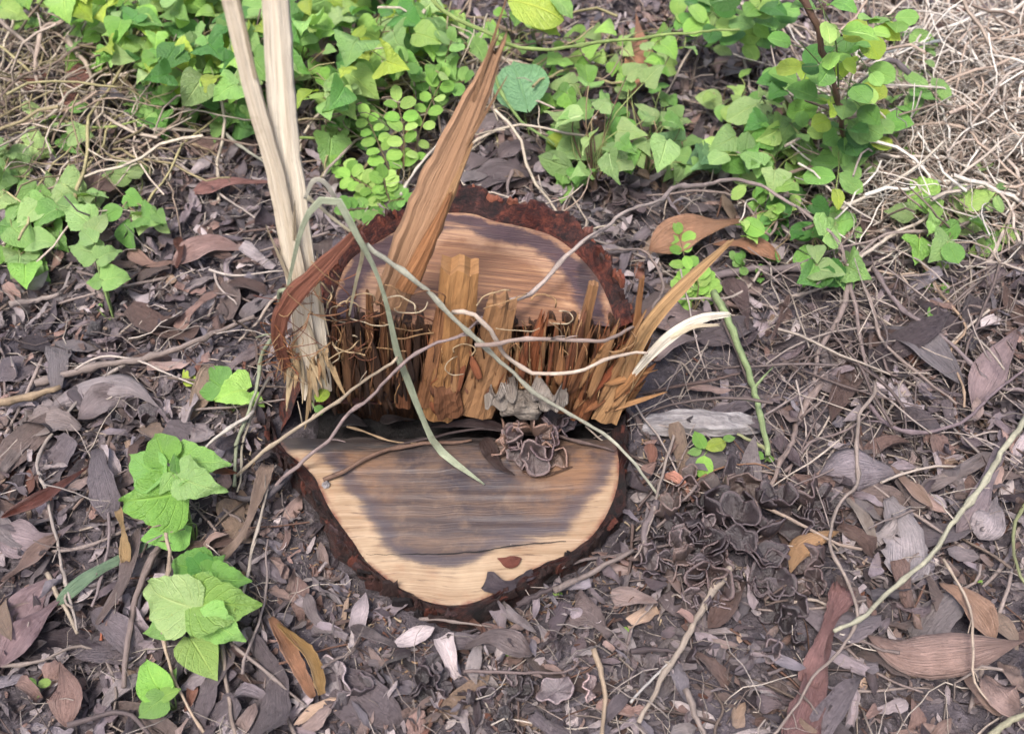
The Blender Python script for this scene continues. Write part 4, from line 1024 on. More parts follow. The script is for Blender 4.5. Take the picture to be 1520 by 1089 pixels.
TW = [
    ([(14, 452), (50, 446), (88, 436)], 13, '988a84', 'short thick grey twig near the leafy seedlings'),
    ([(52, 569), (133, 546), (223, 530), (297, 504), (378, 470)], 14, '8f8079', 'long grey brown stick pointing at the stump'),
    ([(-8, 600), (45, 590), (90, 574)], 17, 'a08a70', 'rotten tan stub of wood at the frame edge'),
    ([(112, 548), (150, 530), (192, 532), (244, 553), (292, 571)], 5, 'c9bbb0', 'thin pale arched stem over the long grey stick'),
    ([(186, 541), (140, 567), (115, 591), (80, 637), (60, 668), (58, 722), (75, 763), (94, 849), (114, 936)], 8, 'a89c94', 'pale vine winding down past the green blade leaf'),
    ([(166, 630), (153, 682), (140, 722), (108, 756)], 9, '7d6a60', 'brown twig above the folded grey brown leaf'),
    ([(140, 690), (160, 742), (160, 800), (148, 858), (136, 900)], 8, '8a7c7c', 'mauve twig crossing the green blade leaf'),
    ([(236, 812), (203, 883), (191, 943), (184, 1020)], 15, '857570', 'thick mauve brown stick beside the bright climber'),
    ([(330, 956), (334, 1010), (350, 1092)], 9, '96867c', 'upright brown twig under the bright climber'),
    ([(343, 954), (398, 999), (452, 1045)], 8, '8d7f79', 'straight grey twig beside the split tan leaf'),
    ([(2, 988), (68, 977), (113, 960), (146, 973), (169, 1018), (165, 1078)], 7, '8e8078', 'hooked grey twig near the lower frame corner'),
    ([(100, 1076), (165, 1058), (196, 1064), (224, 1092)], 11, '655857', 'dark stick arching at the picture bottom'),
    ([(70, 850), (95, 900), (115, 940)], 10, 'a99a88', 'pale broken stem below the green blade leaf'),
    ([(150, 950), (152, 930), (156, 905)], 5, 'b0674a', 'short orange red stalk under the folded leaf'),
    ([(480, 712), (544, 682), (621, 660), (700, 653)], 9, '7a5f50', 'brown twig lying across the lower cut', 'L'),
    ([(515, 633), (576, 654), (632, 658)], 4, 'a68c6e', 'thin tan thread at the back of the lower cut', 'L'),
    ([(770, 644), (813, 643), (849, 654), (912, 669)], 7, '6c5a55', 'knobbly grey brown twig behind the fungus on the lower cut', 'L'),
    ([(570, 668), (640, 648), (690, 640), (760, 640)], 6, '4b3d3c', 'dark twig in the notch groove', 'L'),
    ([(1059, 433, .05), (1084, 482, .05), (1108, 543, .045), (1128, 608, .04), (1140, 676, .035)], 15, '8fa070', 'mossy green stick standing out on dark soil'),
    ([(1140, 668, .03), (1118, 655, .025), (1094, 644, .02)], 9, '9a9c72', 'short green side twig at the mossy stick foot'),
    ([(822, 876), (880, 848), (940, 816)], 13, '8b7c76', 'cut grey stick leaning at the stump corner'),
    ([(768, 898), (800, 882), (832, 868)], 12, '4e4243', 'dark stick under the stump corner'),
    ([(688, 996), (775, 998), (838, 1000), (860, 980)], 7, '7e6d6a', 'thin hooked brown twig in front of the stump'),
    ([(622, 918), (680, 924), (730, 930)], 6, '8b7c75', 'thin twig tucked under the front rim'),
    ([(881, 962), (897, 1018), (893, 1092)], 11, 'a8947e', 'tan bent stick in the litter below the stump'),
    ([(1088, 838), (1051, 890), (1002, 973), (948, 1072)], 15, 'a99a8c', 'pale tan stick sloping below the black fungus'),
    ([(1018, 1022), (1032, 1060), (1046, 1094)], 14, '8d7f78', 'thick stick end at the picture bottom'),
    ([(936, 966), (970, 964), (1006, 967)], 11, '544849', 'short black stick beside the pale tan stick'),
    ([(936, 1042), (966, 1010), (1000, 975)], 6, 'c3bdb8', 'whitish stalk beside the pale tan stick'),
    ([(1522, 620), (1468, 704), (1425, 764), (1376, 832), (1323, 876), (1274, 920), (1238, 936)], 12, 'b3af98', 'long pale green cane lying across the litter', .06),
    ([(1298, 566), (1289, 599), (1269, 657), (1274, 720), (1240, 764), (1240, 822), (1264, 886), (1264, 934), (1230, 983), (1187, 1031), (1146, 1092)], 8, '9c8d84', 'curvy vine snaking down over the strip leaf', .05),
    ([(1263, 400, .05), (1251, 462, .04), (1218, 523, .03), (1208, 566, .02)], 13, '8d7d78', 'upper thick mauve stem of the dry fork', .04),
    ([(1220, 570), (1185, 625), (1169, 665), (1143, 722)], 13, '93817a', 'lower thick mauve stem of the dry fork', .025),
    ([(1258, 400, .05), (1275, 480, .04), (1288, 560, .03)], 9, '8b7b77', 'slim mauve stem beside the dry fork'),
    ([(1272, 398, .05), (1290, 450, .04), (1310, 500, .04), (1350, 545, .03), (1420, 600, .03)], 7, '97867e', 'thin stem running from the dry fork to the mauve leaf'),
    ([(1296, 398, .04), (1332, 445, .04), (1410, 515, .04), (1479, 572, .03), (1528, 582, .03)], 9, '88797a', 'long grey stem crossing the dark grey leaf'),
    ([(1365, 380), (1392, 430), (1436, 488), (1412, 514), (1428, 560), (1431, 604)], 6, 'b79c84', 'bent tan stem beyond the dark grey leaf', .035),
    ([(1290, 600), (1340, 642), (1400, 640), (1450, 605), (1524, 545)], 8, '857478', 'mauve stem sweeping to the frame edge', .04),
    ([(940, 426), (1050, 410), (1180, 398), (1268, 392), (1400, 390), (1528, 396)], 17, '7d7072', 'thick branch lying on soil behind the forked stems', .015),
    ([(753, 447, .28), (795, 426, .26), (834, 394, .265), (889, 345, .262), (941, 311, .235), (985, 298, .21)], 9, 'b5a59c', 'pale mauve vine arching over the upper cut'),
    ([(966, 303, .215), (1010, 280, .18), (1086, 270, .14), (1144, 286, .11), (1206, 325, .10), (1244, 363, .08), (1258, 396, .05)], 9, '9c8c86', 'brown vine hoop from the stump rim to the forked stems'),
    ([(705, 512, .27), (800, 507, .27), (895, 502, .25), (962, 478, .2), (981, 430, .13), (970, 388, .10), (943, 368, .10), (900, 370, .13)], 7, 'a38f85', 'looped vine curling round the stump rim'),
    ([yp(544, 363, .882), yp(595, 402, .877), yp(656, 453, .872), yp(696, 493, .868), yp(755, 548, .862), yp(814, 596, .856), yp(889, 639, .85), yp(933, 680, .825), on_ground(985, 746, .015)], 9, 'b9b7a4', 'long grey green cane leaning across both cuts', 'W'),
    ([yp(455, 292, .885), yp(500, 328, .884), yp(544, 363, .882)], 7, 'cfc4a6', 'dry straw piece above the grey green cane', 'W'),
    ([yp(672, 463, .878), yp(696, 465, .872), yp(723, 485, .87), yp(747, 520, .868), yp(779, 550, .866), yp(814, 554, .866), yp(893, 540, .868), yp(962, 524, .88)], 9, 'd2bfae', 'smooth pale vine drooping before the splinters', 'W'),
    ([(352, 706, .02), (392, 671, .06), (498, 596, .16), (577, 540, .24), (590, 530, .25)], 8, 'b6a58f', 'straight tan stalk leaning on the torn splinters'),
    ([(405, 738, .02), (448, 690, .07), (510, 627, .14), (577, 560, .22), (640, 520, .26), (690, 495, .27), (716, 470, .28)], 8, '9a8784', 'mauve stalk leaning parallel to the tan one'),
    ([(424, 430, .25), (407, 490, .15), (384, 549, .08), (370, 605, .05), (353, 668, .03), (348, 722, .02)], 9, '9aa084', 'grey green stem beside the torn stump side'),
    ([(400, 560, .05), (378, 600, .04), (362, 660, .03), (352, 730, .03)], 6, 'a89e8c', 'thin straw stem beside the grey green stem'),
    ([(376, 610, .05), (314, 654, .06), (290, 697, .07)], 7, 'd8cfc2', 'whitish stalk hanging over the bright climber'),
    ([(266, 734, .09), (252, 770, .08), (246, 830, .08), (246, 875, .09), (242, 935, .07), (255, 1003, .05), (285, 1048, .03), (306, 1092, .02)], 8, 'b5a08c', 'tan vine running down through the bright climber'),
    ([(724, 142, .06), (757, 195, .04), (764, 231, .03), (746, 302, .04)], 8, '94837f', 'curved mauve stem in the hollow behind the upper cut'),
    ([(572, 132, .10), (540, 131, .10), (496, 137, .09), (476, 185, .07), (486, 218, .05), (520, 247, .03)], 6, '5d4c45', 'dark hooked stem among the round leaved sprigs'),
    ([(595, 290, .04), (612, 258, .05), (638, 228, .07), (660, 206, .08)], 5, 'd3c8ba', 'whitish bent stalk beside the brown splinter'),
    ([(632, 262), (618, 180, .05), (650, 120, .08)], 9, '7d6c60', 'brown stem behind the round leaved sprigs', .02),
    ([(590, 292, .02), (595, 240, .03), (608, 180, .05), (622, 110, .09)], 6, 'a07a55', 'orange brown stem of the round leaved sprig', .02),
    ([(1175, -20, .45), (1205, 30, .40), (1228, 90, .33), (1245, 150, .24), (1256, 205, .13), (1262, 262, .01)], 12, '7d5f50', 'dark brown main stem of the round leaved shrub'),
    ([(1350, 110, .16), (1330, 90, .18), (1308, 98, .17), (1300, 130, .14), (1288, 165, .10), (1272, 205, .04), (1262, 230, .01)], 10, '807575', 'hooked grey stem rising beside the round leaved shrub'),
    ([(1400, 60, .10), (1340, 72, .10), (1280, 88, .10)], 7, 'a2a6a8', 'straight bluish grey stalk behind the round leaved shrub'),
    ([(1258, 395, .06), (1330, 345, .06), (1380, 320, .07), (1440, 250, .10), (1500, 200, .12)], 8, 'cbbcae', 'pale stem rising into the dry grass heap'),
    ([(1440, 330, .05), (1380, 345, .06), (1310, 350, .06), (1262, 392, .05)], 7, '9b8c86', 'mauve stem reaching from the fork to the seedling'),
    ([(1248, 310, .06), (1300, 285, .08), (1360, 248, .10), (1400, 210, .12)], 7, 'd5c8b8', 'whitish straight stem crossing the dry grass edge'),
    ([(1130, 398, .03), (1110, 430, .03), (1060, 444, .03), (985, 446, .04)], 6, 'b8aaa0', 'pale bowed twig by the small round seedling'),
    ([(1160, 300, .05), (1140, 350, .05), (1105, 300, .05), (1040, 285, .08), (960, 290, .06)], 6, '95847c', 'thin brown stem behind the vine hoop'),
    ([(1175, 440), (1230, 425), (1290, 400), (1300, 388)], 6, 'b7a79c', 'pale twig passing under the forked stems', .03),
    ([(1040, 52, .10), (1010, 100, .06), (985, 150, .04)], 5, 'b6a698', 'pale stalk beside the black damp soil'),
    ([(1100, 80, .05), (1112, 120, .04), (1120, 170, .02)], 6, 'a99a92', 'pale peg like stem on the black damp soil'),
    ([(852, 130, .03), (862, 200, .03), (872, 260, .02)], 7, '87766e', 'straight brown stem left of the arrow leaved weed'),
    ([(640, -4, .30), (658, 20, .28), (731, 53, .25), (764, 69, .23), (813, 74, .22), (899, 64, .22), (991, 52, .22), (1098, 44, .22)], 8, '93a860', 'yellow green runner stretching behind the splinter tip'),
    ([(734, 109, .12), (750, 145, .10), (774, 182, .08), (823, 215, .06)], 7, '84a05c', 'green tendril stem beside the pale oval leaf'),
    ([(440, 205, .05), (500, 205, .05), (560, 200, .04)], 6, '8aa058', 'short green runner under the toothed climber'),
    ([(100, 184, .05), (160, 190, .05), (215, 176, .06)], 6, 'a3b468', 'yellow green runner beside the dry stems'),
    ([(95, -10, .16), (95, 30, .15), (60, 45, .13), (52, 100, .09), (72, 160, .04)], 9, 'b3a091', 'dry curved stem standing in the dry tangle'),
    ([(100, 55, .10), (130, 100, .08), (140, 160, .06), (150, 200, .03)], 9, 'b1a08f', 'dry bowed stem beside the red brown leaf blade'),
    ([(0, 30, .10), (40, 70, .08), (70, 130, .05), (80, 170, .03)], 8, 'a7978c', 'dry leaning stem at the frame edge'),
    ([(160, 160, .05), (220, 210, .03), (300, 270, .02), (410, 345, .02)], 6, 'ada098', 'straight pale stalk pointing at the tall splinters'),
    ([(165, 85, .06), (210, 150, .05), (260, 200, .04), (330, 235, .03)], 7, 'a08a70', 'tan stalk under the toothed climber'),
    ([(0, 205), (80, 212), (160, 208)], 8, 'b0a398', 'pale straight stem below the dry tangle', .03),
    ([(335, 198, .05), (365, 222, .04), (398, 245, .03)], 7, 'a5a292', 'greenish grey stalk behind the tall splinters'),
    ([(200, 480), (250, 420), (290, 400)], 4, 'c0b2a8', 'thin pale thread near the tan pink leaf', .02),
    ([(310, 400), (350, 410), (420, 402)], 5, 'cfc2b8', 'thin white rootlet reaching the tall splinters', .025),
    ([(318, 400), (328, 430), (352, 452)], 5, 'bcaea6', 'bent white rootlet beside the tan pink leaf', .02),
    ([(310, 470), (330, 430), (345, 410)], 5, '94857e', 'short dull twig on bare soil', .015),
    ([(330, 940), (360, 880), (395, 740), (410, 690)], 7, 'b0a498', 'tall straw stalk leaning along the bark', .04),
    ([(360, 1000), (390, 900), (398, 800)], 6, '958783', 'mauve stalk beside the split tan leaf', .03),
    ([(430, 700), (400, 735), (370, 742), (352, 738)], 16, '655d60', 'black crooked root at the stump flank', .03),
    ([(975, 745), (955, 790), (962, 830)], 16, '7c6f6f', 'grey root hugging the stump corner', .03),
    ([(1000, 640), (960, 800), (940, 830)], 6, 'a3948b', 'thin tan stalk along the stump side', .03),
    ([(1095, 735), (1160, 765), (1230, 800), (1280, 815)], 8, 'a28f82', 'tan twig passing over the black fungus', .05),
    ([(1170, 890), (1130, 900), (1180, 862), (1205, 860), (1218, 890)], 5, '6d5b52', 'dark looped stem by the curled orange tan leaf', .04),
    ([(1140, 1000), (1170, 990), (1200, 1000)], 7, '7d706f', 'mauve stub near the red brown strip leaf', .02),
    ([(1310, 530), (1330, 560), (1400, 545)], 5, '7c6c68', 'dark thread under the dark grey leaf', .03),
    ([(1400, 830, .05), (1440, 900, .06), (1446, 960, .07), (1448, 1010, .06), (1480, 1050, .04)], 6, 'c9b5a2', 'pale bent stalk over the big pointed leaf'),
    ([(1528, 740), (1505, 780), (1510, 840), (1524, 870)], 8, '8d9068', 'green mottled stem at the frame edge', .04),
    ([(1470, 1092), (1500, 1070), (1528, 1055)], 15, 'aaa58a', 'pale cane end in the lower frame corner', .04),
    ([(1180, 620), (1215, 600), (1240, 560)], 6, '9c8d88', 'thin twig between the dry fork stems', .02),
    ([(1165, 700), (1200, 660), (1260, 640), (1300, 600)], 6, '8d7c78', 'thin crossing twig below the dry fork', .025),
    ([(1010, 735), (1050, 700), (1120, 690), (1150, 700)], 4, 'a0785c', 'reddish dry thread around the two leaf seedling', .02),
]
for i, t in enumerate(TW):
    pts, w, c, lab = t[:4]
    L4 = t[4] if len(t) > 4 else (.036 if ('stick' in t[3] or 'stub' in t[3]) else .028)
    if L4 == 'W':
        twig(pts, w, c, lab, world=True, seed=i, name='vine' if 'vine' in lab else 'cane' if 'cane' in lab else 'straw', cat='vine' if 'vine' in lab else 'dry stem')
    elif L4 == 'L':
        W = [at_z(x, y, ZL + .006 + (.004 if 0 < k < len(pts) - 1 else 0)) for k, (x, y) in enumerate(pts)]
        twig(W, w, c, lab, world=True, seed=i)
    else:
        kind = 'vine' if 'vine' in lab else 'stick' if 'stick' in lab or 'branch' in lab else 'cane' if 'cane' in lab else 'stem' if ('stem' in lab or 'stalk' in lab or 'runner' in lab) else 'root' if 'root' in lab.split()[2:3] else 'twig'
        twig(pts, w, c, lab, L4, name={'vine': 'vine', 'stick': 'stick', 'cane': 'cane', 'stem': 'dry_stem', 'root': 'root', 'twig': 'twig'}[kind], cat=kind, seed=i)

# scattered dead leaves and twigs, each its own thing
WORDS = {'8f8286': 'grey mauve', '7c6f72': 'dull mauve', 'a89b9b': 'pale grey', '86746f': 'grey brown', '5a4e51': 'dark grey', '9d8078': 'pinkish brown', '7b625a': 'brown', 'b59a86': 'tan'}
keysW = list(WORDS)
tmpl = []; USED = set()
for q in range(16):
    rr = random.Random(900 + q); kd = ['long', 'long', 'strip', 'blade', 'long', 'ovate', 'long', 'long'][q % 8]
    V, Fc, UV = leaf_geo(kd, 12, 4, rr, rr.uniform(1, 6) * rr.choice([1, 1, -1]), rr.uniform(-1.8, 1.8), rr.uniform(.02, .07), rr.uniform(-.25, .25), rr.uniform(.10, .24) if kd == 'long' else rr.uniform(.14, .34), asym=rr.uniform(-.25, .25), torn=.3 if kd in ('strip', 'blade') else .1, twist=rr.uniform(-.9, .9))
    zmin = min(v[2] for v in V); V = [(v[0], v[1] - .5, v[2] - zmin) for v in V]
    me = mesh('dead_leaf', V, Fc, UV); me.materials.append(M['dead']); tmpl.append((me, kd))
shape_word = {'long': 'narrow', 'strip': 'torn', 'blade': 'pointed', 'ovate': 'oval'}
cnt = 0
def visible_px(p): 
    x, y = to_px(p); return -10 < x < 1530 and -5 < y < 1095
while cnt < 236:
    x, y = R.uniform(-1.0, 1.0), R.uniform(.5, 2.0)
    if not keep_mask(np.array([x]), np.array([y]), .07)[0] or not visible_px((x, y, 0)): continue
    if y > 1.6 and R.random() < .5: continue
    if abs(x - .22) < .09 and abs(y - 1.03) < .07: continue
    me, kd = R.choice(tmpl); ck = R.choice(keysW); s = R.uniform(.05, .15)
    if me.users == 0: nm = 'dead_leaf'
    o = bpy.data.objects.new('dead_leaf', me); col.objects.link(o)
    o.location = (x, y, gz(x, y) + R.uniform(.004, .016)); o.scale = (s, s, s)
    o.rotation_euler = (R.gauss(0, .25), R.gauss(0, .3), R.uniform(0, 6.28))
    o.color = alb(ck, R.uniform(.8, 1.15))
    wh = where((x, y, 0)); ln = 'small' if s < .07 else 'longer'
    lab = f'{ln} {shape_word[kd]} {WORDS[ck]} dead leaf {wh}'
    if lab in USED: bpy.data.objects.remove(o); continue
    USED.add(lab)
    tag(o, f'{ln} {shape_word[kd]} {WORDS[ck]} dead leaf {wh}', 'dead leaf', 'scattered dead leaves')
    cnt += 1
ttm = []
for q in range(12):
    rr = random.Random(300 + q); a = 0; pts = [Vector((0, -.5, 0))]
    wig = [.12, .3, .6][q % 3]
    for i in range(12): a += rr.uniform(-wig, wig); pts.append(pts[-1] + Vector((sin(a), cos(a), rr.uniform(-.2, .2) * wig)) / 12)
    r = rr.uniform(.010, .022)
    V, Fc, UV = tube_geo(catmull(pts, 14), [r * (1 - .4 * i / 13) * rr.uniform(.9, 1.1) for i in range(14)], 5, q, .12)
    m_ = Vector((0, 0, 0))
    for v in V: m_ += v
    m_ /= len(V)
    me = mesh('twig', [v - m_ for v in V], Fc, UV); me.materials.append(M['twig']); ttm.append((me, ['straight', 'bent', 'crooked'][q % 3]))
TWC = {'8b7b76': 'grey mauve', 'a3938c': 'pale grey', '6b5852': 'dark brown', 'b9a99c': 'pale tan', '7a6a60': 'dull brown'}
cnt = 0
while cnt < 225:
    x, y = R.uniform(-1.0, 1.0), R.uniform(.5, 2.0)
    if not keep_mask(np.array([x]), np.array([y]), .05)[0] or not visible_px((x, y, 0)): continue
    me, sw = R.choice(ttm); ck = R.choice(list(TWC)); s = R.uniform(.06, .20)
    if sw == 'crooked': s *= .8
    o = bpy.data.objects.new('twig', me); col.objects.link(o)
    o.location = (x, y, gz(x, y) + R.uniform(.008, .022)); o.scale = (s, s, s)
    o.rotation_euler = (R.gauss(0, .06), R.uniform(-3, 3), R.uniform(0, 6.28)); o.color = alb(ck, R.uniform(.8, 1.15))
    wh = where((x, y, 0)); ln = 'short' if s < .11 else 'long'
    lab = f'{ln} {sw} {TWC[ck]} twig {wh}'
    if lab in USED: bpy.data.objects.remove(o); continue
    USED.add(lab)
    tag(o, f'{ln} {sw} {TWC[ck]} twig {wh}', 'twig', 'scattered twigs')
    cnt += 1

# ------------------------------------------------------------------ grass blade bent over the notch
def blade(pts, wid, color, label, name='grass_blade'):
    C = catmull(pts, 30); c0 = C[15].copy(); V, UV = [], []
    for i, p in enumerate(C):
        t = i / 29; tan = (C[min(i + 1, 29)] - C[max(0, i - 1)]).normalized()
        s = tan.cross(Vector((0, -1, .5))).normalized(); n_ = s.cross(tan)
        w = np.interp(t, np.linspace(0, 1, len(wid)), wid) / 2 * px
        for j in range(5):
            a = -1 + j / 2
            V.append(p + s * a * w - n_ * (1 - abs(a)) * w * .35 - c0); UV.append(((a + 1) / 2, t))
    Fc = [(i * 5 + j, i * 5 + j + 1, i * 5 + 6 + j, i * 5 + 5 + j) for i in range(29) for j in range(4)]
    o = link(name, mesh(name, V, Fc, UV), M['dead'], None, alb(color, 1.35)); o.location = c0
    md = o.modifiers.new('thickness', 'SOLIDIFY'); md.thickness = .0006
    return tag(o, label, 'grass blade')
blade([yp(424, 440, .875), yp(446, 345, .875), yp(470, 302, .875), yp(500, 297, .872), yp(526, 343, .868), yp(554, 395, .865), yp(573, 449, .862), yp(590, 525, .86), yp(605, 564, .858), yp(625, 615, .85), yp(652, 667, .835), at_z(719, 719, ZL + .004)], (3, 5, 7, 11, 8, 5, 7, 10, 11, 8, 14, 2), 'cbd3b2', 'long green white grass blade bent over into the notch')
blade([yp(452, 296, .878), yp(466, 268, .88), yp(486, 276, .882), yp(510, 318, .885), yp(528, 350, .885)], (4, 6, 6, 5, 3), 'e2dcc8', 'small white straw loop behind the bent grass blade', 'straw_loop')
blade([yp(522, 340, .876), yp(538, 372, .874), yp(528, 420, .872), yp(518, 470, .87)], (4, 5, 4, 2), 'cbbf9c', 'thin straw hanging before the torn splinters', 'straw')

# ------------------------------------------------------------------ grey bark chunk, crumpled leaf, fungus
def lump(name, path, widths, thick, mat, label, cat, seed, lift=.0, cols=8, n=22, face=Vector((0, -.5, 1)), wob=.15, loc=None):
    rr = random.Random(seed); C = path; V, Fc, UV = splinter_geo(C, widths, thick, n=n, seed=seed, jag=.012, jag0=.012, face=face, cols=cols)
    c0 = sum((Vector(p) for p in C), Vector()) / len(C)
    A = np.array([tuple(v - c0) for v in V]); k = 60
    A[:, 2] += (fbm(A[:, 0] * k, A[:, 1] * k, seed) - .5) * thick * wob * 2
    A[:, 1] += (fbm(A[:, 0] * k, A[:, 2] * k, seed + 3) - .5) * thick * wob * 2
    o = link(name, mesh(name, A, Fc, UV, smooth=False), M[mat]); o.location = c0
    return tag(o, label, cat)
cp = [on_ground(956, 634, .014), on_ground(1010, 628, .018), on_ground(1070, 632, .017), on_ground(1126, 630, .012)]
lump('bark_chunk', cp, [.024, .036, .034, .030, .022], .022, 'greywood', 'weathered pale grey bark chunk on black soil', 'bark chunk', 5)
def crumpled(name, c, r, mat, label, cat, seed, sq=(1, 1, .8)):
    nu, nv = 26, 18; V = []
    for i in range(nv + 1):
        th = pi * i / nv
        for j in range(nu):
            ph_ = 2 * pi * j / nu
            d = np.array([sin(th) * cos(ph_), sin(th) * sin(ph_), cos(th)])
            k = .70 + .65 * float(fbm(d[0] * 1.6 + seed + 5, d[1] * 1.6 + d[2] * 1.9 + 5, seed, 3)) - .16 * abs(sin(2.5 * ph_ + 2 * th + seed)) 
            V.append(tuple(d * r * k * np.array(sq)))
    Fc = [(i * nu + j, i * nu + (j + 1) % nu, (i + 1) * nu + (j + 1) % nu, (i + 1) * nu + j) for i in range(nv) for j in range(nu)]
    o = link(name, mesh(name, V, Fc, smooth=False), M[mat]); o.location = c
    return tag(o, label, cat) if label else o
cl = empty('crumpled_leaf', tuple(yp(780, 594, .885)), 'crumpled pale grey dead leaf lodged at the splinter feet', 'dead leaf')
def cl_sheet(cx, cy, w, h, Y, seed, rot):
    rr = random.Random(seed); n = 26; V, UV = [], []
    c = yp(cx, cy, Y)
    for i in range(n + 1):
        for j in range(n + 1):
            u, v = -1 + 2 * i / n, -1 + 2 * j / n
            k = 1 + .35 * (float(vn(atan2(v, u) * 2.2 + 10, 1.5, seed)) - .5)
            x = u * sqrt(1 - v * v / 2) * w * k; z = v * sqrt(1 - u * u / 2) * h * k
            y = .034 * (float(fbm(u * 1.2 + 5, v * 1.2 + 3, seed, 2)) - .5) * 2 - .007 * abs(sin(2.6 * u + 1.7 * v + seed)) - .006 * abs(sin(3.1 * v - 1.4 * u + seed * 2)) + .010 * (u * u + v * v)
            X, Z = x * cos(rot) - z * sin(rot), x * sin(rot) + z * cos(rot)
            V.append((c.x + X, c.y + y, c.z + Z)); UV.append((i / n, j / n))
    Fc = [(i * (n + 1) + j, (i + 1) * (n + 1) + j, (i + 1) * (n + 1) + j + 1, i * (n + 1) + j + 1) for i in range(n) for j in range(n)]
    return mesh('leaf_fold', V, Fc, UV)
o = crumpled('leaf_body', (0, 0, 0), .026, 'clay', None, None, 12, (1.1, .7, .9)); o.parent = cl; o.location = (-.004, -.004, -.004); o.data.materials[0] = M['clay']
for a in ((815, 588, .026, .016, .880, 4, -.4), (745, 590, .022, .015, .880, 6, .5)):
    o = link('leaf_fold', cl_sheet(*a), M['dead'], None, alb('9c9085')); part_at(o, cl)
    md = o.modifiers.new('thickness', 'SOLIDIFY'); md.thickness = .0012

def cup_geo(r, depth, waves, amp, spiral, seed, nr=8, na=30):
    rr = random.Random(seed); ph = rr.uniform(0, 6.3); V, UV = [], []
    span = 2 * pi * (1.0 + spiral)
    for i in range(nr + 1):
        t = i / nr
        for j in range(na + 1):
            a = span * j / na
            q = r * t * (1 + .22 * sin(2 * a + ph) + .10 * sin(5 * a + ph * 2)) * (1 - .35 * spiral * j / na)
            z = depth * t ** 1.7 + amp * t * t * (sin(waves * a + ph) + .5 * sin((waves * 2 + 1) * a + ph)) + spiral * .012 * j / na
            V.append((q * cos(a), q * sin(a), z)); UV.append((j / na, t))
    m = na + 1
    return V, [(i * m + j, i * m + j + 1, (i + 1) * m + j + 1, (i + 1) * m + j) for i in range(nr) for j in range(na)], UV
def fungus(loc, lobes, label, seed, rmin=.010, rmax=.022, spread=.05, zs=.02, squash=.7, tones=('51474a', '453b3e', '6a5d5e', '3a3234')):
    rr = random.Random(seed); e = empty('cup_fungus', loc, label, 'fungus')
    for i in range(lobes):
        r = rr.uniform(rmin, rmax)
        V, Fc, UV = cup_geo(r, r * (rr.uniform(.4, 1.2) if lobes > 1 else .22), rr.choice([2, 3, 3, 4]), r * rr.uniform(.18, .4), rr.choice([0, 0, .25, .5]), seed * 50 + i)
        o = link('fungus_lobe', mesh('fungus_lobe', V, Fc, UV), M['fungus'], e, alb(rr.choice(tones)))
        a, d = rr.uniform(0, 6.28), spread * sqrt(rr.random()) if lobes > 1 else 0
        x, y = d * cos(a), d * sin(a) * squash
        o.location = (x, y, rr.uniform(.25, 1) * zs * (1.2 - d / (spread + .001)) + (gz(loc[0] + x, loc[1] + y) - gz(loc[0], loc[1]) if loc[2] < .05 else 0))
        o.rotation_euler = (rr.gauss(.45, .5), rr.gauss(0, .55), rr.uniform(0, 6.28))
        md = o.modifiers.new('thickness', 'SOLIDIFY'); md.thickness = .0018
    return e
def fung_at(px_, py_, *a, z=None, **k):
    p = at_z(px_, py_, z) if z is not None else on_ground(px_, py_, .014)
    return fungus(tuple(p), *a, **k)
fung_at(793, 664, 10, 'wrinkled dark purple cup fungus sitting on the lower cut', 1, z=ZL + .004, rmin=.014, rmax=.022, spread=.03, zs=.045, tones=('6a5a58', '5b4a4c', '7d6458'))
fung_at(812, 632, 4, 'smaller dark folded fungus under the crumpled grey leaf', 2, z=ZL + .0, rmin=.014, rmax=.020, spread=.02, zs=.035, tones=('54474a', '5f5052'))
fung_at(1115, 800, 46, 'large black brown mass of curled cup fungus', 3, rmin=.012, rmax=.026, spread=.12, zs=.045, squash=.75, tones=('483d3f', '5a4b4a', '3a3033', '64544f'))
fung_at(985, 835, 8, 'brown curled fungus against the front corner of the stump', 21, rmin=.010, rmax=.017, spread=.035, zs=.02)
fung_at(1205, 765, 9, 'black curled fungus beyond the orange tan leaf', 22, rmin=.010, rmax=.018, spread=.04, zs=.025, tones=('3f3537', '4c4143'))
fung_at(1065, 880, 9, 'dull curled fungus along the upper half of the pale tan stick', 23, rmin=.010, rmax=.018, spread=.045, zs=.02)
fung_at(1000, 1010, 6, 'brown curled fungus flakes left of the thick stick end', 24, rmin=.009, rmax=.016, spread=.035, zs=.012)
fung_at(740, 1040, 6, 'grey curled fungus flakes at the picture bottom below the stump', 25, rmin=.009, rmax=.017, spread=.04, zs=.012)
fung_at(1040, 790, 14, 'curled brown cup fungus between the stump corner and the black mass', 4, rmin=.009, rmax=.018, spread=.05, zs=.03)
fung_at(1180, 835, 8, 'small curled fungus by the orange tan leaf', 5, rmin=.008, rmax=.015, spread=.03, zs=.025)
fung_at(1170, 905, 3, 'ring shaped fungus below the black mass', 6, rmin=.012, rmax=.019, spread=.02, zs=.01)
fung_at(502, 1008, 1, 'lone pale grey wavy cup fungus beside the split tan leaf', 7, rmin=.022, rmax=.023, tones=('9a8d8e',))
fung_at(518, 1042, 2, 'dark folded fungus below the lone pale cup', 8, rmin=.016, rmax=.02, spread=.015, zs=.006)
fung_at(826, 1034, 1, 'single spiral cup fungus in the litter before the stump', 9, rmin=.018, rmax=.019, tones=('857779',))
fung_at(870, 1028, 1, 'small pinkish cup fungus beside the spiral one', 10, rmin=.013, rmax=.014, tones=('a08a88',))
fung_at(640, 1000, 4, 'bluish black fungus flakes in front of the lower cut', 11, rmin=.010, rmax=.018, spread=.03, zs=.012)
fung_at(1165, 968, 3, 'small dark cup fungus beside the red brown strip leaf', 12, rmin=.010, rmax=.016, spread=.02, zs=.012)
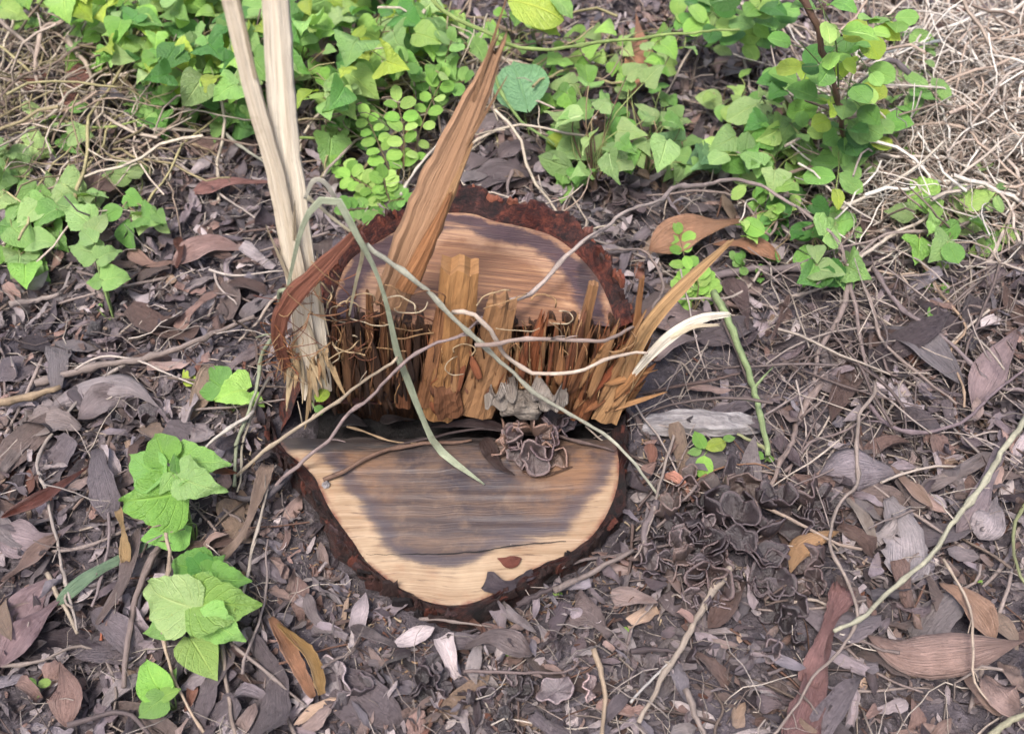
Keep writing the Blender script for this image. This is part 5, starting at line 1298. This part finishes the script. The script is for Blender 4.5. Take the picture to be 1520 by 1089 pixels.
fung_at(900, 285, 6, 'brown curled fungus behind the stump rim', 13, rmin=.010, rmax=.018, spread=.04, zs=.02)
fung_at(165, 505, 4, 'dark curled fungus above the long grey stick', 14, rmin=.010, rmax=.018, spread=.03, zs=.02)
fung_at(200, 620, 4, 'black curled fungus under the humped grey leaf', 15, rmin=.009, rmax=.016, spread=.03, zs=.015)
# white fluff on the lower cut, yellow bits
crumpled('white_fluff', at_z(484, 719, ZL + .004), .005, 'fluff' if 'fluff' in M else 'greywood', 'tiny white fluff tuft on the left edge of the lower cut', 'fluff', 4)

# dark scraps lying in the groove of the notch
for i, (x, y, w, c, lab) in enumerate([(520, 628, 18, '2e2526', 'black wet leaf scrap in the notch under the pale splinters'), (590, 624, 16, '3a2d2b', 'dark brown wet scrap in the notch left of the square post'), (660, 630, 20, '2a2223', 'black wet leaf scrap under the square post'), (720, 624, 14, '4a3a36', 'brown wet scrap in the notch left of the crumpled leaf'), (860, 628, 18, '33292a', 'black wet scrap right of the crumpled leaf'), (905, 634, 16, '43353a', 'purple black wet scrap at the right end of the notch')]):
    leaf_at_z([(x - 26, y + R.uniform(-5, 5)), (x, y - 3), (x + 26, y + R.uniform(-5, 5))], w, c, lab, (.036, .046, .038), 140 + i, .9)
# ------------------------------------------------------------------ green plants
LT = {}
def leaf_tmpl(kind, var):
    if (kind, var) not in LT:
        rr = random.Random(len(kind) * 100 + var * 7 + ord(kind[0]))
        if kind in ('round', 'ellip'): V, Fc, UV = leaf_geo(kind, 7, 4, rr, bend=rr.uniform(-.9, .3), fold=rr.uniform(-.05, .35), ruffle=.03, asym=rr.uniform(-.12, .12), twist=rr.uniform(-.4, .4))
        elif kind == 'lobed': V, Fc, UV = leaf_geo(kind, 20, 6, rr, bend=rr.uniform(-1.6, -.1), fold=rr.uniform(-.1, .3), ruffle=rr.uniform(.05, .12), cord=.14, asym=rr.uniform(-.12, .12), twist=rr.uniform(-.5, .5), curl=rr.uniform(-1.2, 1.2))
        else: V, Fc, UV = leaf_geo(kind, 10, 4, rr, bend=rr.uniform(-1.4, .1), fold=rr.uniform(-.05, .35), ruffle=rr.uniform(.03, .09), cord=.10, asym=rr.uniform(-.12, .12), twist=rr.uniform(-.5, .5))
        b = V[4 // 2]; V = [(v[0], v[1], v[2]) for v in V]
        zb = V[len(V) // 2 * 0 + (2 if kind != 'lobed' else 3)]
        V = [(v[0] - zb[0], v[1] - zb[1], v[2] - zb[2]) for v in V]
        me = mesh('leaf', V, Fc, UV); me.materials.append(M['green']); LT[(kind, var)] = me
    return LT[(kind, var)]
GREENS = {'pale': ['b4daa4', 'a6d297', 'bfe3ac', '9acb8a'], 'mid': ['8fca7a', '9ed488', '80bc6c', 'a8dc92'], 'bright': ['b0e488', 'a2da7a', 'bfea98', '98d474'],
          'dark': ['5f9c58', '6aa862', '549050', '74b26a'], 'yellow': ['b7dc62', 'c3e070'], 'blue': ['8fbfa0', '7fb394']}
def put_leaf(parent, kind, base, direc, length, roll=0.0, color=None, wscale=1.0, up=None):
    """base: world point; direc: tip direction; the leaf's face turned up as far as it goes, then rolled."""
    d = Vector(direc).normalized()
    upv = Vector(up) if up is not None else Vector((0, -.45, 1))
    x = d.cross(upv)
    x = x.normalized() if x.length > 1e-4 else Vector((1, 0, 0))
    n = x.cross(d)
    x, n = x * cos(roll) + n * sin(roll), n * cos(roll) - x * sin(roll)
    Mx = Matrix(((x.x * wscale, d.x, n.x), (x.y * wscale, d.y, n.y), (x.z * wscale, d.z, n.z))).to_4x4()
    o = bpy.data.objects.new('leaf', leaf_tmpl(kind, R.randrange(8))); col.objects.link(o)
    o.parent = parent
    Mx = Matrix.Translation(Vector(base) - parent.location) @ Mx @ Matrix.Scale(length, 4)
    o.matrix_local = Mx
    c = alb(color if color else R.choice(GREENS['mid']), R.uniform(.72, 1.28)); o.color = (c[0] * 1.10, c[1] * 1.02, c[2] * .76, 1)
    return o
def stem_geo(pile, pts, r0, r1, c, seed=0, n=8):
    C = catmull(pts, n)
    V, Fc, UV = tube_geo(C, [r0 + (r1 - r0) * i / (n - 1) for i in range(n)], 5, seed, .05)
    pile.add(V, Fc, UV, alb(c))
def plant(name, base_px, leaves, label, cat, stem_c='8fa765', group=None, r=.0014, base_lift=-.004):
    """leaves: (base px, tip px, base height, tip height, shape, colour, width scale, roll)"""
    b = on_ground(*base_px, base_lift); e = empty(name, tuple(b), label, cat, group); pl = Pile()
    for i, (bp, tp, hb, ht, kind, colr, ws, roll) in enumerate(leaves):
        B = on_ground(*bp, hb); T = on_ground(*tp, ht)
        put_leaf(e, kind, B, T - B, (T - B).length, roll, colr, ws)
        mid = b.lerp(B, .55) + Vector((R.uniform(-.008, .008), R.uniform(-.008, .008), .25 * hb))
        stem_geo(pl, [b, mid, B], r, r * .6, stem_c, i)
    part_at(pl.build('stem', M['twigs']), e)
    return e
g = GREENS
def L_(bp, tp, hb, ht, kind='lobed', c='bright', ws=1.0, roll=0.0): return (bp, tp, hb, ht, kind, R.choice(g[c]), ws, roll)
plant('climber', (292, 812), [L_((262, 732), (172, 742), .095, .075, 'lobed', 'bright', .85, .25), L_((268, 710), (346, 732), .115, .09, 'lobed', 'pale', .75, -.3), L_((268, 690), (348, 690), .105, .09, 'lobed', 'mid', .8, .2),
      L_((276, 778), (208, 802), .05, .04, 'heart', 'mid', .9, .1), L_((246, 686), (232, 642), .115, .12, 'heart', 'bright', 1.1, 0), L_((240, 708), (192, 676), .11, .105, 'heart', 'mid', .9, .2), L_((256, 704), (236, 735), .12, .10, 'heart', 'mid', .7, .5),
      L_((262, 700), (258, 672), .12, .125, 'heart', 'mid', .7, -.4)], 'bright toothed climber with the rusty leaf above it', 'climber plant')
plant('climber', (304, 886), [L_((304, 848), (250, 836), .06, .055, 'lobed', 'mid', .85), L_((302, 846), (278, 814), .065, .065, 'lobed', 'dark', .8), L_((308, 848), (336, 822), .065, .06, 'lobed', 'mid', .8), L_((318, 858), (378, 862), .06, .045, 'lobed', 'mid', .8), L_((298, 868), (254, 872), .045, .03, 'heart', 'dark', .8), L_((310, 850), (300, 880), .07, .06, 'heart', 'mid', .6, .3)],
      'darker small climber tuft between two bright ones', 'climber plant')
plant('climber', (302, 985), [L_((284, 902), (214, 866), .085, .07, 'lobed', 'pale', .8, .35), L_((282, 914), (214, 942), .07, .05, 'heart', 'mid', .75, -.3), L_((290, 898), (392, 898), .085, .06, 'lobed', 'bright', .85), L_((302, 914), (368, 950), .09, .06, 'lobed', 'mid', .85, -.35), L_((282, 946), (322, 1012), .06, .035, 'heart', 'bright', .9, .15), L_((295, 935), (330, 970), .045, .03, 'heart', 'dark', .8, 0), L_((290, 915), (296, 940), .08, .06, 'heart', 'yellow', .6, 0)],
      'largest bright toothed climber with broad pale leaves', 'climber plant')
plant('climber', (262, 1055), [L_((238, 1028), (214, 975), .05, .05, 'heart', 'bright', .95), L_((244, 1034), (204, 1064), .05, .035, 'heart', 'mid', .9), L_((240, 1034), (270, 1022), .05, .045, 'heart', 'bright', .8), L_((250, 1020), (262, 990), .04, .04, 'heart', 'mid', .7)], 'lowest small climber sprout near the picture bottom', 'climber plant')
plant('seedling', (54, 1022), [L_((54, 1018), (38, 1010), .02, .02, 'round', 'bright', 1.1), L_((56, 1017), (76, 1010), .02, .02, 'round', 'bright', 1), L_((55, 1020), (54, 1036), .02, .015, 'round', 'mid', 1.1)], 'tiny three leaf seedling beside the fan shaped brown leaf', 'seedling')
plant('seedling', (345, 612), [L_((366, 580), (316, 600), .035, .03, 'lobed', 'bright', 1.0), L_((334, 578), (296, 552), .03, .025, 'heart', 'mid', .9), L_((370, 588), (394, 604), .03, .02, 'heart', 'bright', .9), L_((285, 570), (272, 548), .02, .025, 'heart', 'yellow', .7)], 'low green sprout beside the torn stump side', 'seedling')
plant('seedling', (1046, 688), [L_((1045, 676), (1044, 712), .03, .015, 'round', 'bright', 1.05), L_((1044, 664), (1030, 640), .035, .04, 'ovate', 'bright', 1), L_((1050, 664), (1078, 656), .035, .03, 'ovate', 'yellow', .8), L_((1040, 668), (1020, 672), .03, .03, 'ovate', 'mid', .8), L_((1074, 652), (1092, 650), .02, .02, 'ovate', 'mid', .8)], 'two leaf seedling in front of the grey bark chunk', 'seedling')
plant('seedling', (1135, 686), [L_((1132, 680), (1118, 672), .015, .012, 'ovate', 'mid', .9), L_((1138, 680), (1150, 682), .015, .012, 'ovate', 'bright', .9)], 'tiny sprout at the mossy stick foot', 'seedling')
plant('seedling', (170, 478), [L_((154, 416), (198, 412), .06, .05, 'heart', 'mid', 1.1), L_((152, 414), (128, 420), .06, .05, 'heart', 'mid', .9), L_((146, 384), (184, 372), .08, .075, 'lobed', 'pale', .8), L_((142, 376), (100, 368), .08, .07, 'lobed', 'pale', .8), L_((140, 360), (120, 340), .09, .09, 'heart', 'pale', .8), L_((138, 345), (160, 318), .09, .085, 'heart', 'pale', .9), L_((130, 330), (96, 312), .085, .08, 'lobed', 'pale', .9), L_((150, 450), (146, 462), .015, .01, 'round', 'mid', .9)], 'tall pale weed with a rounded lower leaf', 'weed')
def bush(name, base_px, spread, n, hrange, kinds, size, palette, label, cat, stem_c='8a9a62', droop=(-.7, .35), center=None, r=.0015, group=None):
    """spread: pixel radii of the crown as seen; leaves sit at random heights, turned outward."""
    b = on_ground(*base_px, -.004); e = empty(name, tuple(b), label, cat, group); pl = Pile()
    cx, cy = center if center else base_px
    for i in range(n):
        a = R.uniform(0, 2 * pi); q = sqrt(R.random())
        x, y = cx + cos(a) * q * spread[0], cy + sin(a) * q * spread[1]
        h = R.uniform(*hrange)
        B = on_ground(x, y, h)
        out = Vector((B.x - b.x, B.y - b.y, 0)); out = out.normalized() if out.length > 1e-5 else Vector((1, 0, 0))
        an = R.gauss(0, 1.1); d = Vector((out.x * cos(an) - out.y * sin(an), out.x * sin(an) + out.y * cos(an), R.uniform(*droop)))
        d.y -= .15
        l = R.uniform(*size)
        put_leaf(e, R.choice(kinds), B, d, l, R.gauss(0, .45), R.choice(g[R.choice(palette)]), R.uniform(.85, 1.1))
        mid = b.lerp(B, .5) + Vector((R.uniform(-.02, .02), R.uniform(-.01, .01), .2 * h))
        stem_geo(pl, [b, mid, B], r, r * .6, R.choice([stem_c, 'a3ad6c', 'b09a78']), i, 7)
    part_at(pl.build('stem', M['twigs']), e)
    return e
# pale weeds left of the tall splinters
bush('weed', (40, 310), (52, 50), 15, (.02, .07), ['lobed', 'heart'], (.035, .06), ['pale', 'mid'], 'pale green weed cluster at the frame edge', 'weed')
bush('weed', (40, 372), (38, 26), 8, (.015, .05), ['lobed', 'heart'], (.035, .055), ['pale', 'bright'], 'small pale weed below the frame edge cluster', 'weed')
bush('weed', (105, 290), (44, 32), 11, (.03, .07), ['lobed', 'heart'], (.035, .055), ['pale'], 'pale weed between the frame edge cluster and the tall splinters', 'weed')
bush('weed', (205, 295), (38, 45), 12, (.03, .08), ['ovate', 'heart', 'lobed'], (.03, .05), ['pale', 'mid'], 'pale weed with pointed leaves before the straight pale stalk', 'weed')
bush('weed', (95, 185), (45, 28), 8, (.03, .07), ['heart', 'ovate'], (.03, .05), ['mid', 'pale'], 'sparse weed on the yellow green runner', 'weed')
bush('weed', (10, 225), (30, 40), 8, (.03, .08), ['lobed', 'heart'], (.035, .06), ['pale'], 'faint pale weed under the dry tangle', 'weed')
# dense climber mass, top left
CM = [((185, 40), (60, 50), 18, 'climber with yellowish tips beside the dry tangle'), ((250, 60), (70, 60), 26, 'dense climber left of the narrow tall splinter'), ((235, 140), (50, 34), 11, 'low climber leaves over the tan stalk'), ((325, 70), (60, 70), 26, 'dense climber directly behind the narrow tall splinter'),
      ((345, 150), (40, 40), 12, 'dark low climber leaves between the two tall splinters'), ((395, 60), (56, 60), 18, 'dense climber behind the broad tall splinter'), ((470, 20), (60, 34), 16, 'high climber over the large brown mauve leaf'), ((500, 130), (52, 42), 14, 'broad leaved climber right of the broad tall splinter'),
      ((520, 190), (40, 26), 8, 'low broad climber leaves over the green runner'), ((560, 50), (60, 48), 22, 'dense climber above the round leaved sprigs'), ((640, 30), (50, 40), 16, 'climber where the yellow green runner starts'), ((290, -40), (90, 40), 26, 'climber at the top frame edge behind the tall splinters'), ((520, -50), (120, 40), 28, 'climber at the top frame edge above the sprigs'), ((120, -30), (80, 36), 18, 'climber at the top frame edge above the dry tangle')]
for i, (bp, sp, n, lab) in enumerate(CM):
    low = 'low' in lab and 'yellow' not in lab
    bush('climber', (bp[0], bp[1] + (20 if low else 55)), sp, int(n * 1.9), (.02, .07) if low else (.05, .19), ['lobed', 'lobed', 'heart'], (.026, .064), ['mid', 'bright', 'bright', 'pale', 'yellow', 'dark'] if not low else ['dark', 'mid'], lab, 'climber plant', center=bp)
bush('climber', (60, 40), (66, 34), 24, (.03, .14), ['heart', 'lobed'], (.022, .05), ['mid', 'bright', 'pale', 'dark'], 'small leaved climber in the top corner over the dry tangle', 'climber plant', center=(60, 8))
bush('climber', (140, 100), (50, 44), 20, (.03, .12), ['heart', 'lobed'], (.02, .048), ['mid', 'bright', 'pale'], 'small leaved climber between the dry tangle and the tan stalk', 'climber plant', center=(150, 62))
bush('climber', (450, 160), (64, 60), 34, (.02, .16), ['heart', 'lobed', 'ovate'], (.018, .045), ['bright', 'mid', 'pale'], 'fine leaved climber between the broad tall splinter and the sprigs', 'climber plant', center=(475, 95))
bush('climber', (610, 120), (70, 56), 34, (.03, .16), ['ovate', 'heart', 'lobed'], (.018, .042), ['bright', 'mid', 'pale'], 'fine leaved climber mixed among the tall round leaved sprig', 'climber plant', center=(610, 70))
bush('weed', (1180, 200), (70, 60), 34, (.03, .16), ['ovate', 'round', 'heart'], (.016, .040), ['bright', 'mid', 'pale'], 'fine small leaved weed filling the foot of the round leaved shrub', 'weed', center=(1190, 160))
bush('weed', (760, 60), (50, 36), 14, (.03, .14), ['ovate', 'heart'], (.02, .045), ['bright', 'mid'], 'small weed under the big bright yellow green leaf', 'weed', center=(760, 30))
# round leaved sprigs behind the stump
def sprig(base_px, tips, label, nper=7, size=.02, colr='mid', kind='round', h=.06, name='sprig', stem_c='8a7a58'):
    b = on_ground(*base_px, -.004); e = empty(name, tuple(b), label, 'sprig'); pl = Pile()
    for k, (tp, ht) in enumerate(tips):
        T = on_ground(*tp, ht); mid = b.lerp(T, .5) + Vector((R.uniform(-.01, .01), 0, .25 * ht))
        C = catmull([b, mid, T], 12); stem_geo(pl, C, .0011, .0006, stem_c, k)
        for i in range(nper):
            t = .30 + .70 * (i + .5) / nper
            q = C[min(11, int(t * 11))].lerp(C[min(11, int(t * 11) + 1)], t * 11 - int(t * 11)); tan = (C[11] - C[6]).normalized()
            side = tan.cross(Vector((0, -.3, 1))).normalized()
            for s in (-1, 1):
                d = side * s + tan * R.uniform(.0, .7) + Vector((R.uniform(-.2, .2), R.uniform(-.2, .2), R.uniform(-.4, .35)))
                put_leaf(e, kind, q + side * s * .002, d, size * R.uniform(.75, 1.15), R.gauss(0, .2), R.choice(g[colr]), 1.0)
        put_leaf(e, kind, T, tan, size, 0, R.choice(g[colr]), 1.0)
    part_at(pl.build('stem', M['twigs']), e)
    return e
sprig((598, 300), [((590, 150), .13), ((545, 175), .10), ((655, 120), .13)], 'round leaved sprig with stems fanning beside the brown splinter', 6, .026, 'bright')
sprig((588, 322), [((520, 262), .05), ((570, 265), .06), ((505, 245), .05)], 'low round leaved sprig just behind the stump rim', 6, .024, 'bright')
sprig((575, 318), [((515, 312), .03), ((600, 295), .04), ((555, 330), .03)], 'lowest round leaved sprig touching the stump rim', 5, .022, 'mid')
sprig((640, 190), [((600, 90), .17), ((670, 60), .18), ((690, 120), .12)], 'taller round leaved sprig under the runner', 6, .028, 'mid')
sprig((1030, 462), [((1008, 348), .06), ((1025, 400), .05), ((1050, 420), .035), ((1010, 430), .03)], 'small round leaved seedling beside the mossy stick top', 4, .022, 'bright')
sprig((1098, 410), [((1100, 392), .03), ((1092, 385), .03)], 'tiny round leaved sprout on the thick branch', 2, .018, 'mid')
sprig((1125, 420), [((1126, 408), .02)], 'single leaf sprout left of the forked stems', 1, .018, 'mid')
# round leaved shrub
sh = on_ground(1262, 262, -.004)
def shrub(base_px, tips, label, nper, size, kinds, pal, name='shrub'):
    b = on_ground(*base_px, -.004); e = empty(name, tuple(b), label, 'shrub'); pl = Pile()
    for k, (pts, hs) in enumerate(tips):
        C = catmull([on_ground(*q, h) for q, h in zip(pts, hs)], 14); stem_geo(pl, C, .0016, .0008, '7d8a5a', k, 12)
        for i in range(nper):
            q = C[R.randrange(2, 14)]
            d = Vector((R.gauss(0, 1), R.gauss(-.3, .8), R.uniform(-.5, .4)))
            l = R.uniform(*size); kk = R.choice(kinds)
            B = q + d.normalized() * R.uniform(.006, .035)
            put_leaf(e, kk, B, d, l, R.gauss(0, .4), R.choice(g[R.choice(pal)]), 1.05)
            stem_geo(pl, [q, B], .0006, .0005, '8fa765', i, 3)
    part_at(pl.build('stem', M['twigs']), e)
    return e
shrub((1262, 262), [([(1256, 205), (1225, 110), (1185, 60)], (.13, .28, .34)), ([(1245, 150), (1240, 60), (1215, 0)], (.22, .36, .42)), ([(1228, 90), (1270, 40), (1330, 20)], (.30, .30, .28)), ([(1248, 170), (1225, 140), (1180, 120)], (.18, .20, .18)), ([(1250, 190), (1262, 120), (1280, 80)], (.16, .24, .26)), ([(1258, 225), (1240, 180), (1220, 150)], (.09, .14, .15)), ([(1258, 225), (1280, 180), (1310, 160)], (.08, .12, .12))],
      'tall round leaved shrub with dark brown stem', 11, (.028, .05), ['round', 'round', 'ovate'], ['mid', 'dark', 'bright', 'mid', 'yellow'])
shrub((1120, 60), [([(1118, 50), (1100, 10), (1080, -20)], (.08, .2, .25)), ([(1120, 45), (1130, 10), (1125, -20)], (.1, .2, .26)), ([(1110, 50), (1080, 40), (1060, 20)], (.08, .12, .14))], 'round leaved shrub branches above the black damp soil', 10, (.035, .055), ['round', 'ovate'], ['mid', 'dark', 'bright'])
# pinnate leaf hanging in front of the shrub
pb = on_ground(1262, 262, -.004); e = empty('pinnate_sprig', tuple(pb), 'pinnate sprig with paired oval leaflets hanging below the shrub', 'sprig'); pl = Pile()
C = catmull([pb, on_ground(1246, 212, .10), on_ground(1245, 250, .10), on_ground(1240, 285, .09)], 16); stem_geo(pl, C, .0012, .0007, 'a5b86a', 1, 14)
for (bp, tp) in (((1246, 222), (1222, 212)), ((1246, 226), (1216, 230)), ((1245, 246), (1204, 240)), ((1240, 264), (1192, 262)), ((1248, 224), (1272, 224)), ((1248, 232), (1275, 240)), ((1247, 244), (1278, 262)), ((1245, 258), (1280, 284)), ((1240, 282), (1242, 314))):
    B = on_ground(*bp, .10); T = on_ground(*tp, .085); put_leaf(e, 'round' if tp[1] < 310 else 'ovate', B, T - B, (T - B).length * 1.02, R.gauss(0, .12), R.choice(g['mid' if tp[1] < 310 else 'yellow']), .85)
part_at(pl.build('stem', M['twigs']), e)
# weeds at the right
bush('weed', (880, 280), (82, 80), 34, (.02, .16), ['tri', 'tri', 'heart', 'lobed'], (.024, .062), ['pale', 'mid', 'pale'], 'arrow leaved weed with purple stem behind the stump', 'weed', stem_c='7d5c50', center=(905, 180))
bush('weed', (960, 262), (66, 70), 24, (.02, .13), ['tri', 'heart', 'lobed'], (.024, .062), ['pale', 'mid', 'pale'], 'pale arrow leaved weed before the upright orange leaf', 'weed', center=(960, 180))
bush('weed', (865, 268), (38, 28), 5, (.02, .05), ['heart', 'ovate'], (.035, .06), ['mid', 'pale'], 'low broad weed leaves at the foot of the arrow leaved weed', 'weed', center=(850, 245))
bush('weed', (1060, 262), (62, 34), 14, (.02, .08), ['heart', 'tri'], (.03, .065), ['pale', 'blue'], 'bluish green weed left of the pinnate sprig', 'weed', center=(1045, 232))
bush('weed', (1140, 280), (74, 52), 32, (.02, .12), ['lobed', 'tri', 'heart', 'round'], (.022, .06), ['pale', 'mid', 'bright'], 'pale toothed weed under the shrub', 'weed', center=(1140, 232))
bush('weed', (1150, 180), (46, 24), 6, (.05, .11), ['lobed', 'round'], (.05, .075), ['pale', 'dark'], 'pale weed with one dark round leaf over the black damp soil', 'weed', center=(1160, 165))
bush('weed', (1075, 160), (34, 30), 7, (.04, .09), ['tri', 'ovate'], (.025, .045), ['bright', 'pale'], 'slender weed on the edge of the black damp soil', 'weed', center=(1075, 135))
bush('weed', (1165, 330), (66, 46), 26, (.01, .08), ['round', 'lobed', 'heart'], (.018, .042), ['mid', 'dark', 'bright'], 'mixed weed under the vine hoop', 'weed')
bush('weed', (1225, 400), (46, 48), 24, (.01, .09), ['lobed', 'round', 'heart'], (.02, .055), ['mid', 'pale', 'dark'], 'weed with toothed leaves at the forked stems', 'weed', center=(1222, 372))
bush('weed', (1400, 365), (46, 40), 14, (.03, .09), ['heart', 'lobed', 'round'], (.035, .055), ['bright', 'mid', 'pale'], 'weed seedling at the edge of the dry grass', 'weed', center=(1395, 328))
bush('weed', (1465, 300), (26, 34), 8, (.03, .08), ['ellip', 'ovate'], (.025, .035), ['mid', 'pale'], 'small narrow leaved weed in the dry grass', 'weed', center=(1470, 272))
bush('weed', (1490, 378), (24, 18), 5, (.02, .05), ['heart', 'round'], (.025, .035), ['bright', 'mid'], 'tiny weed on the thick branch by the frame edge', 'weed', center=(1485, 362))
bush('weed', (1290, 225), (50, 44), 18, (.02, .09), ['ovate', 'heart'], (.02, .045), ['mid', 'bright', 'pale'], 'weed between the pinnate sprig and the dry grass', 'weed', center=(1300, 200))
bush('weed', (1330, 130), (60, 60), 24, (.03, .14), ['ellip', 'ovate', 'heart'], (.022, .055), ['pale', 'mid'], 'pale weed behind the hooked grey stem', 'weed', center=(1330, 100))
bush('weed', (1380, 440), (14, 40), 5, (.01, .03), ['ovate'], (.015, .03), ['mid', 'bright'], 'tiny sprout beside the bent tan stem', 'weed', center=(1385, 430))
bush('weed', (910, 100), (74, 44), 22, (.02, .12), ['tri', 'heart', 'ovate'], (.02, .05), ['pale', 'bright'], 'weed behind the upright orange leaf', 'weed', center=(905, 85))
bush('weed', (830, 140), (22, 40), 6, (.03, .10), ['ovate', 'lobed'], (.03, .05), ['mid', 'bright'], 'small weed right of the pale oval leaf', 'weed', center=(825, 120))
bush('weed', (1000, 60), (76, 44), 20, (.03, .14), ['tri', 'ovate', 'heart'], (.02, .045), ['bright', 'pale'], 'thin weed where the runner nears the shrub', 'weed', center=(1000, 60))
bush('weed', (1040, 10), (40, 30), 8, (.06, .16), ['round', 'ovate'], (.03, .05), ['mid', 'bright'], 'weed at the top frame edge over the runner', 'weed', center=(1040, 5))
# single large leaves behind the splinter tip
plant('broad_leaf_vine', (790, 215), [L_((782, 160), (762, 92), .07, .08, 'ovate', 'blue', 1.05, .1)], 'pale bluish oval leaf on a stalk behind the upper cut', 'vine leaf')
plant('broad_leaf_vine', (735, 140), [L_((700, 58), (722, 96), .12, .09, 'ovate', 'mid', .9, .2)], 'darker ribbed leaf hanging by the splinter tip', 'vine leaf')
plant('broad_leaf_vine', (800, 90), [L_((762, 2), (838, 34), .2, .17, 'ovate', 'yellow', 1.4, .1), L_((790, 30), (832, 54), .17, .15, 'heart', 'yellow', .8, .1), L_((820, -10), (850, 28), .2, .17, 'ovate', 'mid', .9, .1)], 'big bright yellow green leaf at the top frame edge', 'vine leaf')
plant('broad_leaf_vine', (860, 262), [L_((815, 205), (848, 222), .05, .05, 'ovate', 'yellow', .9), L_((868, 220), (818, 236), .05, .05, 'heart', 'pale', 1), L_((872, 268), (848, 272), .025, .02, 'round', 'mid', 1)], 'green leaf pair at the end of the green tendril stem', 'vine leaf')
plant('seedling', (470, 605), [L_((470, 596), (486, 578), .14, .14, 'round', 'yellow', 1), L_((466, 604), (480, 612), .13, .12, 'round', 'mid', 1)], 'tiny yellow green leaf stuck in the notch', 'seedling')
# tiny green sprouts in the litter before the stump
for i, (x, y) in enumerate([(930, 938), (756, 974), (828, 884), (1128, 866), (932, 936), (1452, 866), (905, 1050)]):
    plant('sprout', (x, y), [L_((x, y - 2), (x - 7, y - 5), .01, .01, 'round', 'bright', 1), L_((x, y - 2), (x + 7, y - 4), .01, .01, 'round', 'bright', 1)], ['bright two leaf sprout under the black curled fungus', 'tiny bright sprout in front of the lower cut', 'tiny bright sprout at the end of the cut stick', 'tiny bright sprout between the black fungus and the orange tan leaf', 'tiny paired sprout in the litter left of the pale tan stick', 'single pale green sprout beyond the long green cane', 'tiny bright sprout low by the tan bent stick'][i], 'sprout', r=.0006)
